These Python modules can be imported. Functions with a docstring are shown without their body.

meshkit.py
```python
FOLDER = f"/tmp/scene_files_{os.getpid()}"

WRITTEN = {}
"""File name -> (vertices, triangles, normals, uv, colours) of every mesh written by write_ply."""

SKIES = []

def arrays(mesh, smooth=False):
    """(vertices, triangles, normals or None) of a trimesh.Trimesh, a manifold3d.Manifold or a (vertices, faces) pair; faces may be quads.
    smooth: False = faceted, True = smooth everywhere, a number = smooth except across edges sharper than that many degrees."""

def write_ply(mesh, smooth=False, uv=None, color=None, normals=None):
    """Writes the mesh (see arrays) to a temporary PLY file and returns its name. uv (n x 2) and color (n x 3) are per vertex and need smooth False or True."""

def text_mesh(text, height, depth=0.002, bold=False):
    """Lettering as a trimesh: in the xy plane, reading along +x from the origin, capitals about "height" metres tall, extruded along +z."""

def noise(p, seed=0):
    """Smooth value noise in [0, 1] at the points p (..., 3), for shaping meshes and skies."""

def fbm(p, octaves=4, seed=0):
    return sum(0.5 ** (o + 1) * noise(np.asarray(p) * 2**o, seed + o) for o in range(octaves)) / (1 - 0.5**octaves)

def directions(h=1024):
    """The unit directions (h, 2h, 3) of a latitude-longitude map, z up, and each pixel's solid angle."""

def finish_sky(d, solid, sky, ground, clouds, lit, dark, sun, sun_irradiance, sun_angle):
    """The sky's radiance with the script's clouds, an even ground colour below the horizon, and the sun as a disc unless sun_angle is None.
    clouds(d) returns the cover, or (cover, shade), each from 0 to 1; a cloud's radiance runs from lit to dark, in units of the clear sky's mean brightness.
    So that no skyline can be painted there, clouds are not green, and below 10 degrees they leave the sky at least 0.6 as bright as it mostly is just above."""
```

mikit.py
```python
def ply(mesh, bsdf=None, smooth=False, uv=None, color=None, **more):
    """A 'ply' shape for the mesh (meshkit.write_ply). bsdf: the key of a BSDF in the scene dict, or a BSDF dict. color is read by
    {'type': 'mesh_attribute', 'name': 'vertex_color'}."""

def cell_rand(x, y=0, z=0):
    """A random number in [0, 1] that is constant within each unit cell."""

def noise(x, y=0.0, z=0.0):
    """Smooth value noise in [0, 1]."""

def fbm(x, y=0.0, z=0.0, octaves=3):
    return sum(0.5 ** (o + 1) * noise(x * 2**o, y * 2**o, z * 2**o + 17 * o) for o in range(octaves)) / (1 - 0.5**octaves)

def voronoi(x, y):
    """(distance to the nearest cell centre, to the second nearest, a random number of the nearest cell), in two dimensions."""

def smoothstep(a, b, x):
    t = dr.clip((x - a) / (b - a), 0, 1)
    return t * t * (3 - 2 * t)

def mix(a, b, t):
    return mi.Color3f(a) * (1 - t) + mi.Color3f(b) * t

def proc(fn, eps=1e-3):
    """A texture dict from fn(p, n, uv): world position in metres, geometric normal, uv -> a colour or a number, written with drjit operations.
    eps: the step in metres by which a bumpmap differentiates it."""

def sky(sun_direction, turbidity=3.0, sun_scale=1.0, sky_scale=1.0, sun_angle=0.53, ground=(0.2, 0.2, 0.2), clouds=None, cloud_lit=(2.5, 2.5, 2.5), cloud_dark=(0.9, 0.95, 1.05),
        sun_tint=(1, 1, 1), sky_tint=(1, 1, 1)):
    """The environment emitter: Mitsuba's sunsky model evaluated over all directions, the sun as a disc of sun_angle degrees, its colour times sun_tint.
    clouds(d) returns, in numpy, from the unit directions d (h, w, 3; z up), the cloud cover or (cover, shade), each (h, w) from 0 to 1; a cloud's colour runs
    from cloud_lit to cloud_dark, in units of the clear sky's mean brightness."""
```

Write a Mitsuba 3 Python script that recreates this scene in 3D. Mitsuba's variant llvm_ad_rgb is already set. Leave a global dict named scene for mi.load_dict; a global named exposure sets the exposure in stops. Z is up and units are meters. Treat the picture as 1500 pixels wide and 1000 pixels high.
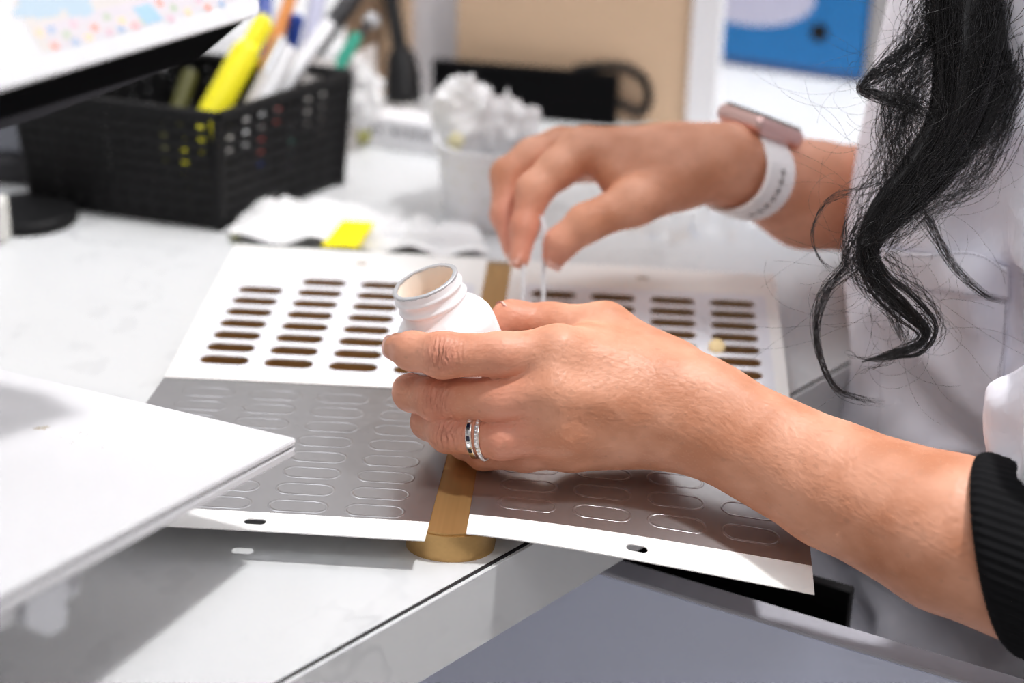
import math, random
import numpy as np, trimesh, manifold3d as m3
import mitsuba as mi, mikit, meshkit
from shapely.geometry import Polygon, Point, LineString, box as sbox
from shapely import affinity
from shapely.ops import unary_union
import drjit as dr

T4 = mi.ScalarTransform4f
rng = np.random.default_rng(7)
scene, labels = {}, {}

# ------------------------------------------------------------------ camera, light, exposure
# world: millimetres while building (scaled to metres when written); x right along the packing tray, y away, z up, worktop at z = 0
CAM = np.array([64.1, -866.92, 377.93])
AX = np.array([[0.99689344, 0.0750766, 0.0238112], [0.0525586, -0.40894592, -0.91104381], [-0.05866057, 0.90946508, -0.41162142]])
FPX = 2700.0
exposure = -1.52
FOCUS, APERTURE = 744.0, 6.6
scene['camera'] = {'type': 'thinlens', 'fov': math.degrees(2 * math.atan(750 / FPX)), 'fov_axis': 'x',
                   'aperture_radius': APERTURE / 1000, 'focus_distance': FOCUS / 1000, 'near_clip': 0.02, 'far_clip': 50.0,
                   'to_world': T4().look_at(origin=(CAM / 1000).tolist(), target=((CAM + AX[2] * 1000) / 1000).tolist(), up=(-AX[1]).tolist())}
KEY, FILL = 1560.0, 15.0
KEY_AT = (612, -110)
FILLS = [(-600, 350), (150, -1150), (600, 500)]
CEIL, FLOOR = 1700, -930


def at(x, y, d):
    """a point d mm deep along the view through the photograph's pixel"""
    return CAM + AX.T @ np.array([(x - 750) / FPX, (y - 500) / FPX, 1.0]) * d


def atz(x, y, z=0.0):
    d = AX.T @ np.array([(x - 750) / FPX, (y - 500) / FPX, 1.0])
    return CAM + d * (z - CAM[2]) / d[2]


def aty(x, y, Y):
    d = AX.T @ np.array([(x - 750) / FPX, (y - 500) / FPX, 1.0])
    return CAM + d * (Y - CAM[1]) / d[1]


def atp(x, y, o, n):
    d = AX.T @ np.array([(x - 750) / FPX, (y - 500) / FPX, 1.0])
    return CAM + d * ((o - CAM) @ n) / (d @ n)


# ------------------------------------------------------------------ helpers
def unit(v):
    v = np.asarray(v, float)
    return v / np.linalg.norm(v)


def arr(mesh):
    if hasattr(mesh, 'to_mesh'):
        m = mesh.to_mesh()
        return np.array(m.vert_properties[:, :3], float), np.array(m.tri_verts)
    if isinstance(mesh, (tuple, list)):
        v, f = np.asarray(mesh[0], float), np.asarray(mesh[1], int)
        if f.shape[1] == 4:
            f = np.vstack([f[:, [0, 1, 2]], f[:, [0, 2, 3]]])
        return v, f
    return np.array(mesh.vertices), np.array(mesh.faces)


def cat(meshes):
    vs, fs, n = [], [], 0
    for m in meshes:
        v, f = arr(m)
        vs.append(v); fs.append(f + n); n += len(v)
    return np.vstack(vs), np.vstack(fs)


def moved(mesh, M=None, t=(0, 0, 0)):
    v, f = arr(mesh)
    if M is not None:
        v = v @ np.asarray(M, float).T
    return v + np.asarray(t, float), f


def frame(z, x=None):
    """a rotation whose third column is z"""
    z = unit(z)
    x = np.array([1.0, 0, 0]) if x is None else np.asarray(x, float)
    if abs(unit(x) @ z) > .95:
        x = np.array([0, 1.0, 0])
    x = unit(x - z * (x @ z))
    return np.stack([x, np.cross(z, x), z], 1)


def rotz(a):
    c, s = math.cos(a), math.sin(a)
    return np.array([[c, -s, 0], [s, c, 0], [0, 0, 1.0]])


def numbered(name):
    if name not in used:
        used.add(name); return name
    k = 1
    while f'{name}_{k:03d}' in used:
        k += 1
    used.add(f'{name}_{k:03d}')
    return f'{name}_{k:03d}'


used = set()


def thing(name, label, category, group=None):
    k = numbered(name)
    labels[k] = {'label': label, 'category': category}
    if group:
        labels[k]['group'] = group
    return k


def part(parent, name, mesh, bsdf, smooth=35, label=None, **more):
    k = numbered(f'{parent}__{name}')
    v, f = arr(mesh)
    scene[k] = mikit.ply((v * .001, f), bsdf, smooth=smooth, **more)
    if label:
        labels[k] = {'label': label}
    return k


def solo(name, mesh, bsdf, label, category, smooth=35, group=None, **more):
    k = thing(name, label, category, group)
    v, f = arr(mesh)
    scene[k] = mikit.ply((v * .001, f), bsdf, smooth=smooth, **more)
    return k


def struct(name, mesh, bsdf, smooth=False, label=None):
    used.add(name)
    v, f = arr(mesh)
    scene[name] = mikit.ply((v * .001, f), bsdf, smooth=smooth)
    labels[name] = {'kind': 'structure'}
    if label:
        labels[name]['label'] = label
    return name


def bx(lo, hi, c=0.0):
    """a box with chamfered edges"""
    lo, hi = np.asarray(lo, float), np.asarray(hi, float)
    c = min(c, .45 * (hi - lo).min())
    if c <= 0:
        return trimesh.creation.box(bounds=[lo, hi])
    pts = []
    for ax in range(3):
        e = np.full(3, c); e[ax] = 0
        for i in range(8):
            s = np.array([i & 1, i >> 1 & 1, i >> 2 & 1])
            pts.append(np.where(s == 1, hi - e, lo + e))
    return trimesh.convex.convex_hull(np.array(pts))


def rbox(lo, hi, r, n=5):
    """a box with rounded edges"""
    lo, hi = np.asarray(lo, float), np.asarray(hi, float)
    s = trimesh.creation.icosphere(2, r)
    pts = [s.vertices + np.where([i & 1, i >> 1 & 1, i >> 2 & 1], hi - r, lo + r) for i in range(8)]
    return trimesh.convex.convex_hull(np.vstack(pts))


def lathe(profile, n=48):
    """revolve (r, z) points about z"""
    p = np.asarray(profile, float)
    a = np.arange(n) * 2 * np.pi / n
    v = np.stack([p[:, None, 0] * np.cos(a), p[:, None, 0] * np.sin(a), np.repeat(p[:, 1:2], n, 1)], -1).reshape(-1, 3)
    i, j = np.meshgrid(np.arange(len(p) - 1), np.arange(n), indexing='ij')
    q = np.stack([i * n + j, i * n + (j + 1) % n, (i + 1) * n + (j + 1) % n, (i + 1) * n + j], -1).reshape(-1, 4)
    f = np.vstack([q[:, [0, 1, 2]], q[:, [0, 2, 3]]])
    m = trimesh.Trimesh(v, f, process=False)
    m.merge_vertices(digits_vertex=5)
    m.update_faces(m.nondegenerate_faces())
    return m


def ext(poly, h, z=0.0):
    ms = [trimesh.creation.extrude_polygon(g, h, engine='earcut') for g in getattr(poly, 'geoms', [poly])]
    return moved(cat(ms), t=(0, 0, z))


def spline(pts, n):
    """Catmull-Rom through the rows of pts (any number of columns)"""
    p = np.asarray(pts, float)
    p = np.vstack([2 * p[0] - p[1], p, 2 * p[-1] - p[-2]])
    t = np.linspace(0, len(p) - 3 - 1e-9, n)
    i = t.astype(int); u = (t - i)[:, None]
    a, b, c, d = p[i], p[i + 1], p[i + 2], p[i + 3]
    return .5 * (2 * b + (c - a) * u + (2 * a - 5 * b + 4 * c - d) * u ** 2 + (3 * b - a - 3 * c + d) * u ** 3)


def tube(points, r, sides=10, caps=True, shape=None):
    p = np.asarray(points, float)
    n = len(p)
    r = np.broadcast_to(r, (n,))
    t = np.gradient(p, axis=0); t /= np.linalg.norm(t, axis=1, keepdims=True)
    a = frame(t[0])[:, 0]
    ang = np.arange(sides) * 2 * np.pi / sides
    rows = []
    for k in range(n):
        a = unit(a - t[k] * (a @ t[k])); b = np.cross(t[k], a)
        m = 1.0 if shape is None else shape(k, ang)
        rows.append(p[k] + (r[k] * m * np.cos(ang))[:, None] * a + (r[k] * m * np.sin(ang))[:, None] * b)
    v = np.vstack(rows)
    i, j = np.meshgrid(np.arange(n - 1), np.arange(sides), indexing='ij')
    q = np.stack([i * sides + j, i * sides + (j + 1) % sides, (i + 1) * sides + (j + 1) % sides, (i + 1) * sides + j], -1).reshape(-1, 4)
    f = np.vstack([q[:, [0, 1, 2]], q[:, [0, 2, 3]]])
    if caps:
        v = np.vstack([v, p[0], p[-1]])
        k = np.arange(sides)
        f = np.vstack([f, np.stack([(k + 1) % sides, k, np.full(sides, n * sides)], 1),
                       np.stack([(n - 1) * sides + k, (n - 1) * sides + (k + 1) % sides, np.full(sides, n * sides + 1)], 1)])
    return v, f


def grid_mesh(P, thick=0.0, up=None):
    """a sheet through the points P (n, m, 3), given a thickness along its normals"""
    n, m = P.shape[:2]
    i, j = np.meshgrid(np.arange(n - 1), np.arange(m - 1), indexing='ij')
    q = np.stack([i * m + j, (i + 1) * m + j, (i + 1) * m + j + 1, i * m + j + 1], -1).reshape(-1, 4)
    v = P.reshape(-1, 3)
    if not thick:
        return arr((v, q))
    du, dv = np.gradient(P, axis=0), np.gradient(P, axis=1)
    nn = np.cross(du, dv); nn /= np.linalg.norm(nn, axis=-1, keepdims=True) + 1e-12
    if up is not None and (nn.reshape(-1, 3) @ np.asarray(up, float)).mean() < 0:
        nn = -nn; q = q[:, ::-1]
    v2 = (P - nn * thick).reshape(-1, 3)
    N = n * m
    rim = np.concatenate([np.arange(m), np.arange(1, n) * m + m - 1, (n - 1) * m + np.arange(m - 2, -1, -1), np.arange(n - 2, 0, -1) * m])
    r2 = np.roll(rim, -1)
    side = np.stack([rim, r2, r2 + N, rim + N], 1)
    out = trimesh.Trimesh(np.vstack([v, v2]), arr((v, np.vstack([q, q[:, ::-1] + N, side])))[1], process=False)
    out.fix_normals()
    return out


# ------------------------------------------------------------------ signed distances and their surface
def seg(p, a, b, ra, rb, n=None, k=1.0):
    a, b = np.asarray(a, float), np.asarray(b, float)
    ab = b - a
    w = p - a
    t = np.clip(w @ ab / (ab @ ab), 0, 1)
    o = w - t[:, None] * ab
    if n is not None:
        kk = k[0] + (k[1] - k[0]) * t if isinstance(k, tuple) else k
        o = o + ((kk - 1) * (o @ n))[:, None] * n
    return np.sqrt((o * o).sum(1)) - (ra + (rb - ra) * t)


def smin(a, b, k):
    h = np.clip(.5 + .5 * (b - a) / k, 0, 1)
    return b + (a - b) * h - k * h * (1 - h)


def chain(p, joints, k=4.0):
    d = None
    for (a, ra), (b, rb) in zip(joints[:-1], joints[1:]):
        s = seg(p, a, b, ra, rb)
        d = s if d is None else smin(d, s, k)
    return d


def isosurface(fn, lo, hi, h, newton=2):
    """surface nets on a sparse grid; vertices pulled onto the zero set"""
    lo, hi = np.asarray(lo, float), np.asarray(hi, float)
    B = 6
    nb = np.ceil((hi - lo) / (h * B)).astype(int)
    n = nb * B + 1
    c = (np.stack(np.meshgrid(*[np.arange(k) for k in nb], indexing='ij'), -1) + .5) * h * B + lo
    sign = fn(c.reshape(-1, 3)).reshape(nb)
    near = np.abs(sign) < h * B * 1.0 + 3
    D = np.repeat(np.repeat(np.repeat(np.where(sign < 0, -9.0, 9.0), B, 0), B, 1), B, 2)
    D = np.pad(D, ((0, 1),) * 3, mode='edge')
    act = np.zeros(n, bool)
    for k in np.argwhere(near):
        s = tuple(slice(a * B, a * B + B + 1) for a in k)
        act[s] = True
    idx = np.argwhere(act)
    D[act] = fn(idx * h + lo)
    S = D < 0
    off = np.array([(i & 1, i >> 1 & 1, i >> 2 & 1) for i in range(8)])
    cs = np.zeros(n - 1, int)
    for o in off:
        cs += S[tuple(slice(q, n[i] - 1 + q) for i, q in enumerate(o))]
    cells = np.argwhere((cs > 0) & (cs < 8))
    co = cells[:, None] + off
    gid = (co[..., 0] * n[1] + co[..., 1]) * n[2] + co[..., 2]
    val = D[co[..., 0], co[..., 1], co[..., 2]]
    val = np.where(val == 0, 1e-7, val)
    tets = np.array([[0, 1, 3, 7], [0, 3, 2, 7], [0, 2, 6, 7], [0, 6, 4, 7], [0, 4, 5, 7], [0, 5, 1, 7]])
    tg, tv = gid[:, tets].reshape(-1, 4), val[:, tets].reshape(-1, 4)
    order = np.argsort(tv, 1)                                  # inside corners first
    tg, tv = np.take_along_axis(tg, order, 1), np.take_along_axis(tv, order, 1)
    k = (tv < 0).sum(1)
    tris, refs = [], []
    for kk, es in ((1, [[(0, 1), (0, 2), (0, 3)]]), (3, [[(0, 3), (1, 3), (2, 3)]]), (2, [[(0, 2), (0, 3), (1, 3)], [(0, 2), (1, 3), (1, 2)]])):
        g, w = tg[k == kk], tv[k == kk]
        for e in es:
            tris.append(np.stack([np.stack([g[:, i], g[:, j], ], 1) for i, j in e], 1))
            refs.append(np.stack([np.stack([w[:, i], w[:, j]], 1) for i, j in e], 1))
            if kk == 2:
                pass
    inner = np.concatenate([tg[k == kk][:, 0] for kk, m_ in ((1, 1), (3, 1), (2, 2)) for _ in range(m_)])
    outer_ = np.concatenate([tg[k == kk][:, 3] for kk, m_ in ((1, 1), (3, 1), (2, 2)) for _ in range(m_)])
    E_, W_ = np.concatenate(tris).reshape(-1, 2), np.concatenate(refs).reshape(-1, 2)
    sw_ = E_[:, 0] > E_[:, 1]
    E_[sw_] = E_[sw_][:, ::-1]; W_[sw_] = W_[sw_][:, ::-1]
    key = E_[:, 0].astype(np.int64) * int(np.prod(n)) + E_[:, 1]
    _, first, inv = np.unique(key, return_index=True, return_inverse=True)
    pos = lambda g: np.stack([g // (n[1] * n[2]), g // n[2] % n[1], g % n[2]], -1) * h + lo
    e0, ww = E_[first], W_[first]
    t = np.clip(ww[:, 0] / (ww[:, 0] - ww[:, 1]), .12, .88)[:, None]
    v = pos(e0[:, 0]) * (1 - t) + pos(e0[:, 1]) * t
    faces = inv.reshape(-1, 3)
    nrm = np.cross(v[faces[:, 1]] - v[faces[:, 0]], v[faces[:, 2]] - v[faces[:, 0]])
    bad = (nrm * (pos(outer_) - pos(inner))).sum(1) < 0
    faces[bad] = faces[bad][:, ::-1]

    def grad(x, e=.4):
        return np.stack([fn(x + e * d) - fn(x - e * d) for d in np.eye(3)], 1) / (2 * e)
    for _ in range(newton):
        g = grad(v)
        st = np.clip(fn(v), -h, h) / np.maximum((g * g).sum(1), .2)
        v = v - g * st[:, None]
    return v, faces


# ------------------------------------------------------------------ materials
def pr(base, rough=.5, **k):
    b = base if isinstance(base, dict) else {'type': 'rgb', 'value': list(base)}
    return {'type': 'twosided', 'bsdf': {'type': 'principled', 'base_color': b, 'roughness': rough, **k}}


def mat(name, d):
    scene['mat_' + name] = d
    return 'mat_' + name


N_, F_, SS, MX = mikit.noise, mikit.fbm, mikit.smoothstep, mikit.mix


def marble(p, n, uv):
    a = F_(p.x * 9 + 3, p.y * 9, p.z * 9, 4)
    v = dr.abs(F_(p.x * 14 + a * 3, p.y * 22, p.z * 14 + 5, 4) - .5)
    vein = (1 - SS(0.0, .035, v)) * SS(.45, .7, F_(p.x * 6 + 11, p.y * 6, p.z * 6, 3))
    speck = SS(.66, .8, F_(p.x * 60, p.y * 45, p.z * 60, 3)) * .5
    c = MX((.59, .60, .605), (.66, .67, .675), a)
    return MX(c, (.45, .46, .47), dr.clip(vein * .7 + speck * .45, 0, 1))


def skin_color(p, n, uv):
    a = F_(p.x * 60, p.y * 60, p.z * 60, 4)
    b = F_(p.x * 300 + 5, p.y * 300, p.z * 300, 3)
    c = MX((.53, .215, .115), (.71, .345, .22), SS(.22, .78, a))
    red = mi.Float(0)
    for q, s, w in RED:
        d2 = dr.square(p.x - q[0] / 1000) + dr.square(p.y - q[1] / 1000) + dr.square(p.z - q[2] / 1000)
        red = red + w * dr.exp(-d2 / (s / 1000) ** 2)
    c = MX(c, (.66, .25, .18), dr.clip(red, 0, .8))
    c = MX(c, (.50, .24, .15), SS(.60, .75, b) * .22)
    sp = SS(.86, .92, N_(p.x * 330 + 3, p.y * 330, p.z * 330))
    c = MX(c, (.72, .40, .29), SS(.55, .8, F_(p.x * 1100, p.y * 1100, p.z * 1100, 2)) * .14)
    return MX(c, (.40, .19, .12), sp * .22)


def skin_bump(p, n, uv):
    h = F_(p.x * 700, p.y * 700, p.z * 700, 2) * .00026 + F_(p.x * 120, p.y * 120, p.z * 120, 2) * .0003
    for q, t, s in WRINKLE:
        w = (p.x - q[0] / 1000) * t[0] + (p.y - q[1] / 1000) * t[1] + (p.z - q[2] / 1000) * t[2]
        d2 = dr.square(p.x - q[0] / 1000) + dr.square(p.y - q[1] / 1000) + dr.square(p.z - q[2] / 1000)
        wob = F_(p.x * 260, p.y * 260, p.z * 260, 2)
        h = h + .00042 * dr.exp(-d2 / (s / 1000) ** 2) * dr.sin(w * 3300 + wob * 9)
    return h


def fabric_bump(p, n, uv):
    return F_(p.x * 1400, p.y * 1400, p.z * 1400, 2) * .00008 + F_(p.x * 180, p.y * 180, p.z * 180, 3) * .0004


def brass_color(p, n, uv):
    a = F_(p.x * 40, p.y * 14, p.z * 40, 4)
    b = F_(p.x * 900, p.y * 30, p.z * 900, 2)
    return MX((.40, .235, .085), (.56, .345, .14), dr.clip(a * .75 + b * .35, 0, 1))


def paper_color(p, n, uv):
    a = F_(p.x * 60, p.y * 60, p.z * 60, 3)
    return MX((.80, .80, .80), (.88, .88, .88), a)


RED, WRINKLE = [], []
mat('marble', {'type': 'twosided', 'bsdf': {'type': 'principled', 'base_color': mikit.proc(marble), 'roughness': .38, 'specular': .4}})
mat('black_joint', pr((.012, .011, .014), .5))
mat('wall', pr((.74, .72, .70), .8))
mat('ceiling', pr((.80, .80, .80), .9))
mat('floor', pr((.30, .30, .31), .5))
mat('drawer', pr((.66, .71, .88), .35))
mat('drawer_rim', pr((.42, .42, .47), .4))
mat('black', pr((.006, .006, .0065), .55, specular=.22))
mat('black_gloss', pr((.012, .012, .013), .3))
mat('matt_black', {'type': 'twosided', 'bsdf': {'type': 'diffuse', 'reflectance': {'type': 'rgb', 'value': [.007, .007, .0075]}}})
mat('matt_grey', {'type': 'twosided', 'bsdf': {'type': 'diffuse', 'reflectance': {'type': 'rgb', 'value': [.05, .05, .055]}}})
mat('charcoal', pr((.03, .03, .033), .5, specular=.25))
mat('grey_plastic', pr((.16, .17, .20), .45))
mat('brass', {'type': 'twosided', 'bsdf': {'type': 'principled', 'base_color': mikit.proc(brass_color), 'roughness': .38, 'metallic': .75, 'specular': .5}})
mat('tray_brown', pr((.32, .195, .085), .45, metallic=.3))
mat('card', pr((.82, .81, .785), .55))
mat('card_inner', pr((.73, .74, .785), .5))
mat('foil', {'type': 'twosided', 'bsdf': {'type': 'principled', 'base_color': {'type': 'rgb', 'value': [.43, .43, .445]}, 'roughness': .3, 'metallic': .95, 'specular': .5}})
mat('white_strip', pr((.90, .90, .88), .5))
mat('white_plastic', pr((.78, .78, .80), .38))
mat('slab', pr((.64, .64, .66), .42))
mat('white_gloss', pr((.84, .85, .88), .25))
mat('off_white', pr((.72, .71, .67), .5))
mat('bottle', pr((.88, .88, .90), .34, specular=.45))
mat('bottle_inside', pr((.90, .80, .70), .6))
mat('seal', pr((.62, .63, .65), .42, metallic=.7))
mat('pill', pr((.85, .66, .34), .5))
mat('skin', {'type': 'twosided', 'bsdf': {'type': 'bumpmap', 'arbitrary': mikit.proc(skin_bump, eps=2e-4), 'scale': 1.0,
     'bsdf': {'type': 'principled', 'base_color': mikit.proc(skin_color), 'roughness': .46, 'specular': .42, 'sheen': .15}}})
mat('nail', pr((.74, .42, .34), .22, specular=.5))
mat('hair', pr((.007, .0062, .0068), .32, specular=.5))
mat('coat', {'type': 'twosided', 'bsdf': {'type': 'bumpmap', 'arbitrary': mikit.proc(fabric_bump, eps=3e-4), 'scale': 1.0,
     'bsdf': {'type': 'principled', 'base_color': {'type': 'rgb', 'value': [.80, .795, .86]}, 'roughness': .8, 'specular': .25, 'sheen': .3}}})
mat('thread', pr((.42, .41, .46), .7))
mat('knit', pr((.006, .006, .007), .85, specular=.15, sheen=.15))
mat('trousers', pr((.03, .03, .04), .8))
mat('silver', pr((.82, .80, .77), .16, metallic=1.0))
mat('sapphire', pr((.006, .010, .03), .08, specular=.8))
mat('diamond', pr((.92, .93, .96), .06, metallic=.7, specular=.9))
mat('rose_gold', pr((.74, .50, .47), .28, metallic=.9))
mat('watch_glass', pr((.02, .02, .022), .06, specular=.8))
mat('silicone', pr((.86, .85, .85), .5))
mat('silicone_hole', pr((.25, .24, .24), .7))
mat('clear_plastic', {'type': 'thindielectric', 'int_ior': 1.45})
mat('clear_solid', pr((.66, .66, .68), .12, specular=.7))
mat('tan_board', pr((.60, .425, .285), .8))
mat('brown', pr((.24, .15, .09), .7))
mat('blue', pr((.003, .15, .42), .45))
mat('lavender', pr((.50, .51, .66), .5))
mat('pale_board', pr((.66, .64, .66), .6))
mat('dark_blue', pr((.02, .05, .16), .5))
mat('grey_wall', pr((.34, .33, .33), .7))
mat('yellow_label', pr((.93, .80, .0), .6))
mat('yellow_pen', pr((.93, .84, .015), .4))
mat('olive', pr((.42, .42, .05), .4))
mat('dim_olive', pr((.07, .07, .01), .5))
mat('paper', pr(mikit.proc(paper_color), .7))
mat('ink', pr((.16, .16, .17), .7))
mat('ink_pale', pr((.60, .62, .68), .7))
mat('orange', pr((.62, .22, .04), .4))
mat('royal', pr((.01, .05, .32), .3))
mat('navy', pr((.02, .06, .18), .4))
mat('green', pr((.02, .30, .20), .35))
mat('chrome', pr((.75, .75, .76), .2, metallic=1.0))
mat('pale_grey', pr((.58, .55, .53), .45))
mat('red', pr((.45, .06, .05), .5))
mat('cream', pr((.60, .565, .545), .6))
for nm, c in dict(dot_red=(.74, .34, .29), dot_orange=(.80, .58, .40), dot_blue=(.36, .44, .58), dot_green=(.44, .50, .40), dot_pink=(.62, .46, .52), sky_bar=(.34, .52, .66), stripe=(.60, .56, .60), map_blue=(.42, .53, .62)).items():
    mat(nm, pr(c, .6))
mat('scrap', pr((.78, .74, .50), .6))
mat('bracket', pr((.50, .51, .54), .35))
mat('smudge', pr((.45, .40, .33), .7))

# ------------------------------------------------------------------ the room
X0, X1, Y0, Y1 = -1700, 2000, -2300, 950
struct('floor', bx((X0, Y0, FLOOR - 20), (X1, Y1, FLOOR)), 'mat_floor')
struct('ceiling', bx((X0, Y0, CEIL), (X1, Y1, CEIL + 20)), 'mat_ceiling')
struct('wall_back', bx((X0, Y1, FLOOR), (X1, Y1 + 20, CEIL)), 'mat_wall')
struct('wall_front', bx((X0, Y0 - 20, FLOOR), (X1, Y0, CEIL)), 'mat_wall')
struct('wall_left', bx((X0 - 20, Y0, FLOOR), (X0, Y1, CEIL)), 'mat_wall')
struct('wall_right', bx((X1, Y0, FLOOR), (X1 + 20, Y1, CEIL)), 'mat_wall')


def ceiling_lamp(x, y, w, radiance, label):
    k = thing('ceiling_lamp', label, 'lamp')
    ring = sbox(-w - 15, -w - 15, w + 15, w + 15).difference(sbox(-w, -w, w, w))
    part(k, 'frame', moved(ext(ring, 14, CEIL - 14), t=(x, y, 0)), 'mat_white_plastic', False)
    v = np.array([[-w, -w, 0], [w, -w, 0], [w, w, 0], [-w, w, 0]], float) + [x, y, CEIL - 6]
    k2 = part(k, 'diffuser', (v, np.array([[0, 2, 1], [0, 3, 2]])), 'mat_white_plastic', False)
    scene[k2]['emitter'] = {'type': 'area', 'radiance': {'type': 'rgb', 'value': [float(r) for r in radiance]}}


ceiling_lamp(*KEY_AT, 64, np.array([1.0, .985, .98]) * KEY, 'small bright square ceiling lamp over the person at the right')
for i, (x, y) in enumerate(FILLS):
    ceiling_lamp(x, y, 300, np.array([.96, .98, 1.04]) * FILL * (1.05, 1.2, .85)[i], ['wide square ceiling panel near the left back corner', 'wide square ceiling panel over the photographer', 'wide square ceiling panel near the right back corner'][i])

# worktop: front edge runs diagonally
E0, E1 = atz(405, 1000), atz(1160, 577)
ed = unit((E1 - E0)[:2]); en = np.array([ed[1], -ed[0]])           # along the edge; outwards, towards the person
def onedge(s, o=0.0):
    return E0[:2] + ed * s + en * o
desk_poly = Polygon([onedge(-420), onedge(1150), (900, 940), (-1100, 940), (-1100, onedge(-420)[1])])
desk = thing('worktop', 'white marbled laminate worktop with a thick front edge along its diagonal front', 'worktop')
part(desk, 'top', ext(desk_poly, 34, -34.0), 'mat_marble', False)
def edge_strip(s0, s1, o0, o1, z0, z1, c=0.0):
    b = bx((s0, o0, z0), (s1, o1, z1), c)
    M = np.array([[ed[0], en[0], 0], [ed[1], en[1], 0], [0, 0, 1]])
    return moved(b, M, (E0[0], E0[1], 0))
part(desk, 'front_edge', edge_strip(-420, 1150, 0.6, 2.4, -34, -.4, .3), 'mat_marble', False)
part(desk, 'edge_joint', edge_strip(-420, 1150, -.7, .62, -1.5, .03), 'mat_black_joint', False, 'thin black joint along the front edge')
# cabinet body under the worktop
struct('trim_1', cat([edge_strip(-420, 1150, -360, -342, FLOOR, -34.2)]), 'mat_grey_wall')

# drawer pulled out below the worktop
dz = -50.0
D0, D1 = atz(880, 838, dz), atz(1420, 1000, dz)
dd = unit((D1 - D0)[:2]); dn = np.array([-dd[1], dd[0]])
M = np.array([[dd[0], dn[0], 0], [dd[1], dn[1], 0], [0, 0, 1]])
def dbox(s0, s1, o0, o1, z0, z1, c=0.0):
    return moved(bx((s0, o0, z0), (s1, o1, z1), c), M, (D0[0], D0[1], 0))
drawer = thing('drawer', 'blue-grey drawer pulled out below the front edge of the worktop', 'drawer')
part(drawer, 'side_panel', dbox(-330, 420, 0, 12, -260, dz - 1, .6), 'mat_drawer', False)
part(drawer, 'side_rail', dbox(-330, 420, -.6, 13, dz - 1, dz + 1, .5), 'mat_drawer_rim', False, 'grey top rail')
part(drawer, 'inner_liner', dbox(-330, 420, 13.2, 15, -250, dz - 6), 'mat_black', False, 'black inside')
part(drawer, 'base_panel', dbox(-330, 100, 15, 46, -255, -250), 'mat_black', False)
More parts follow.
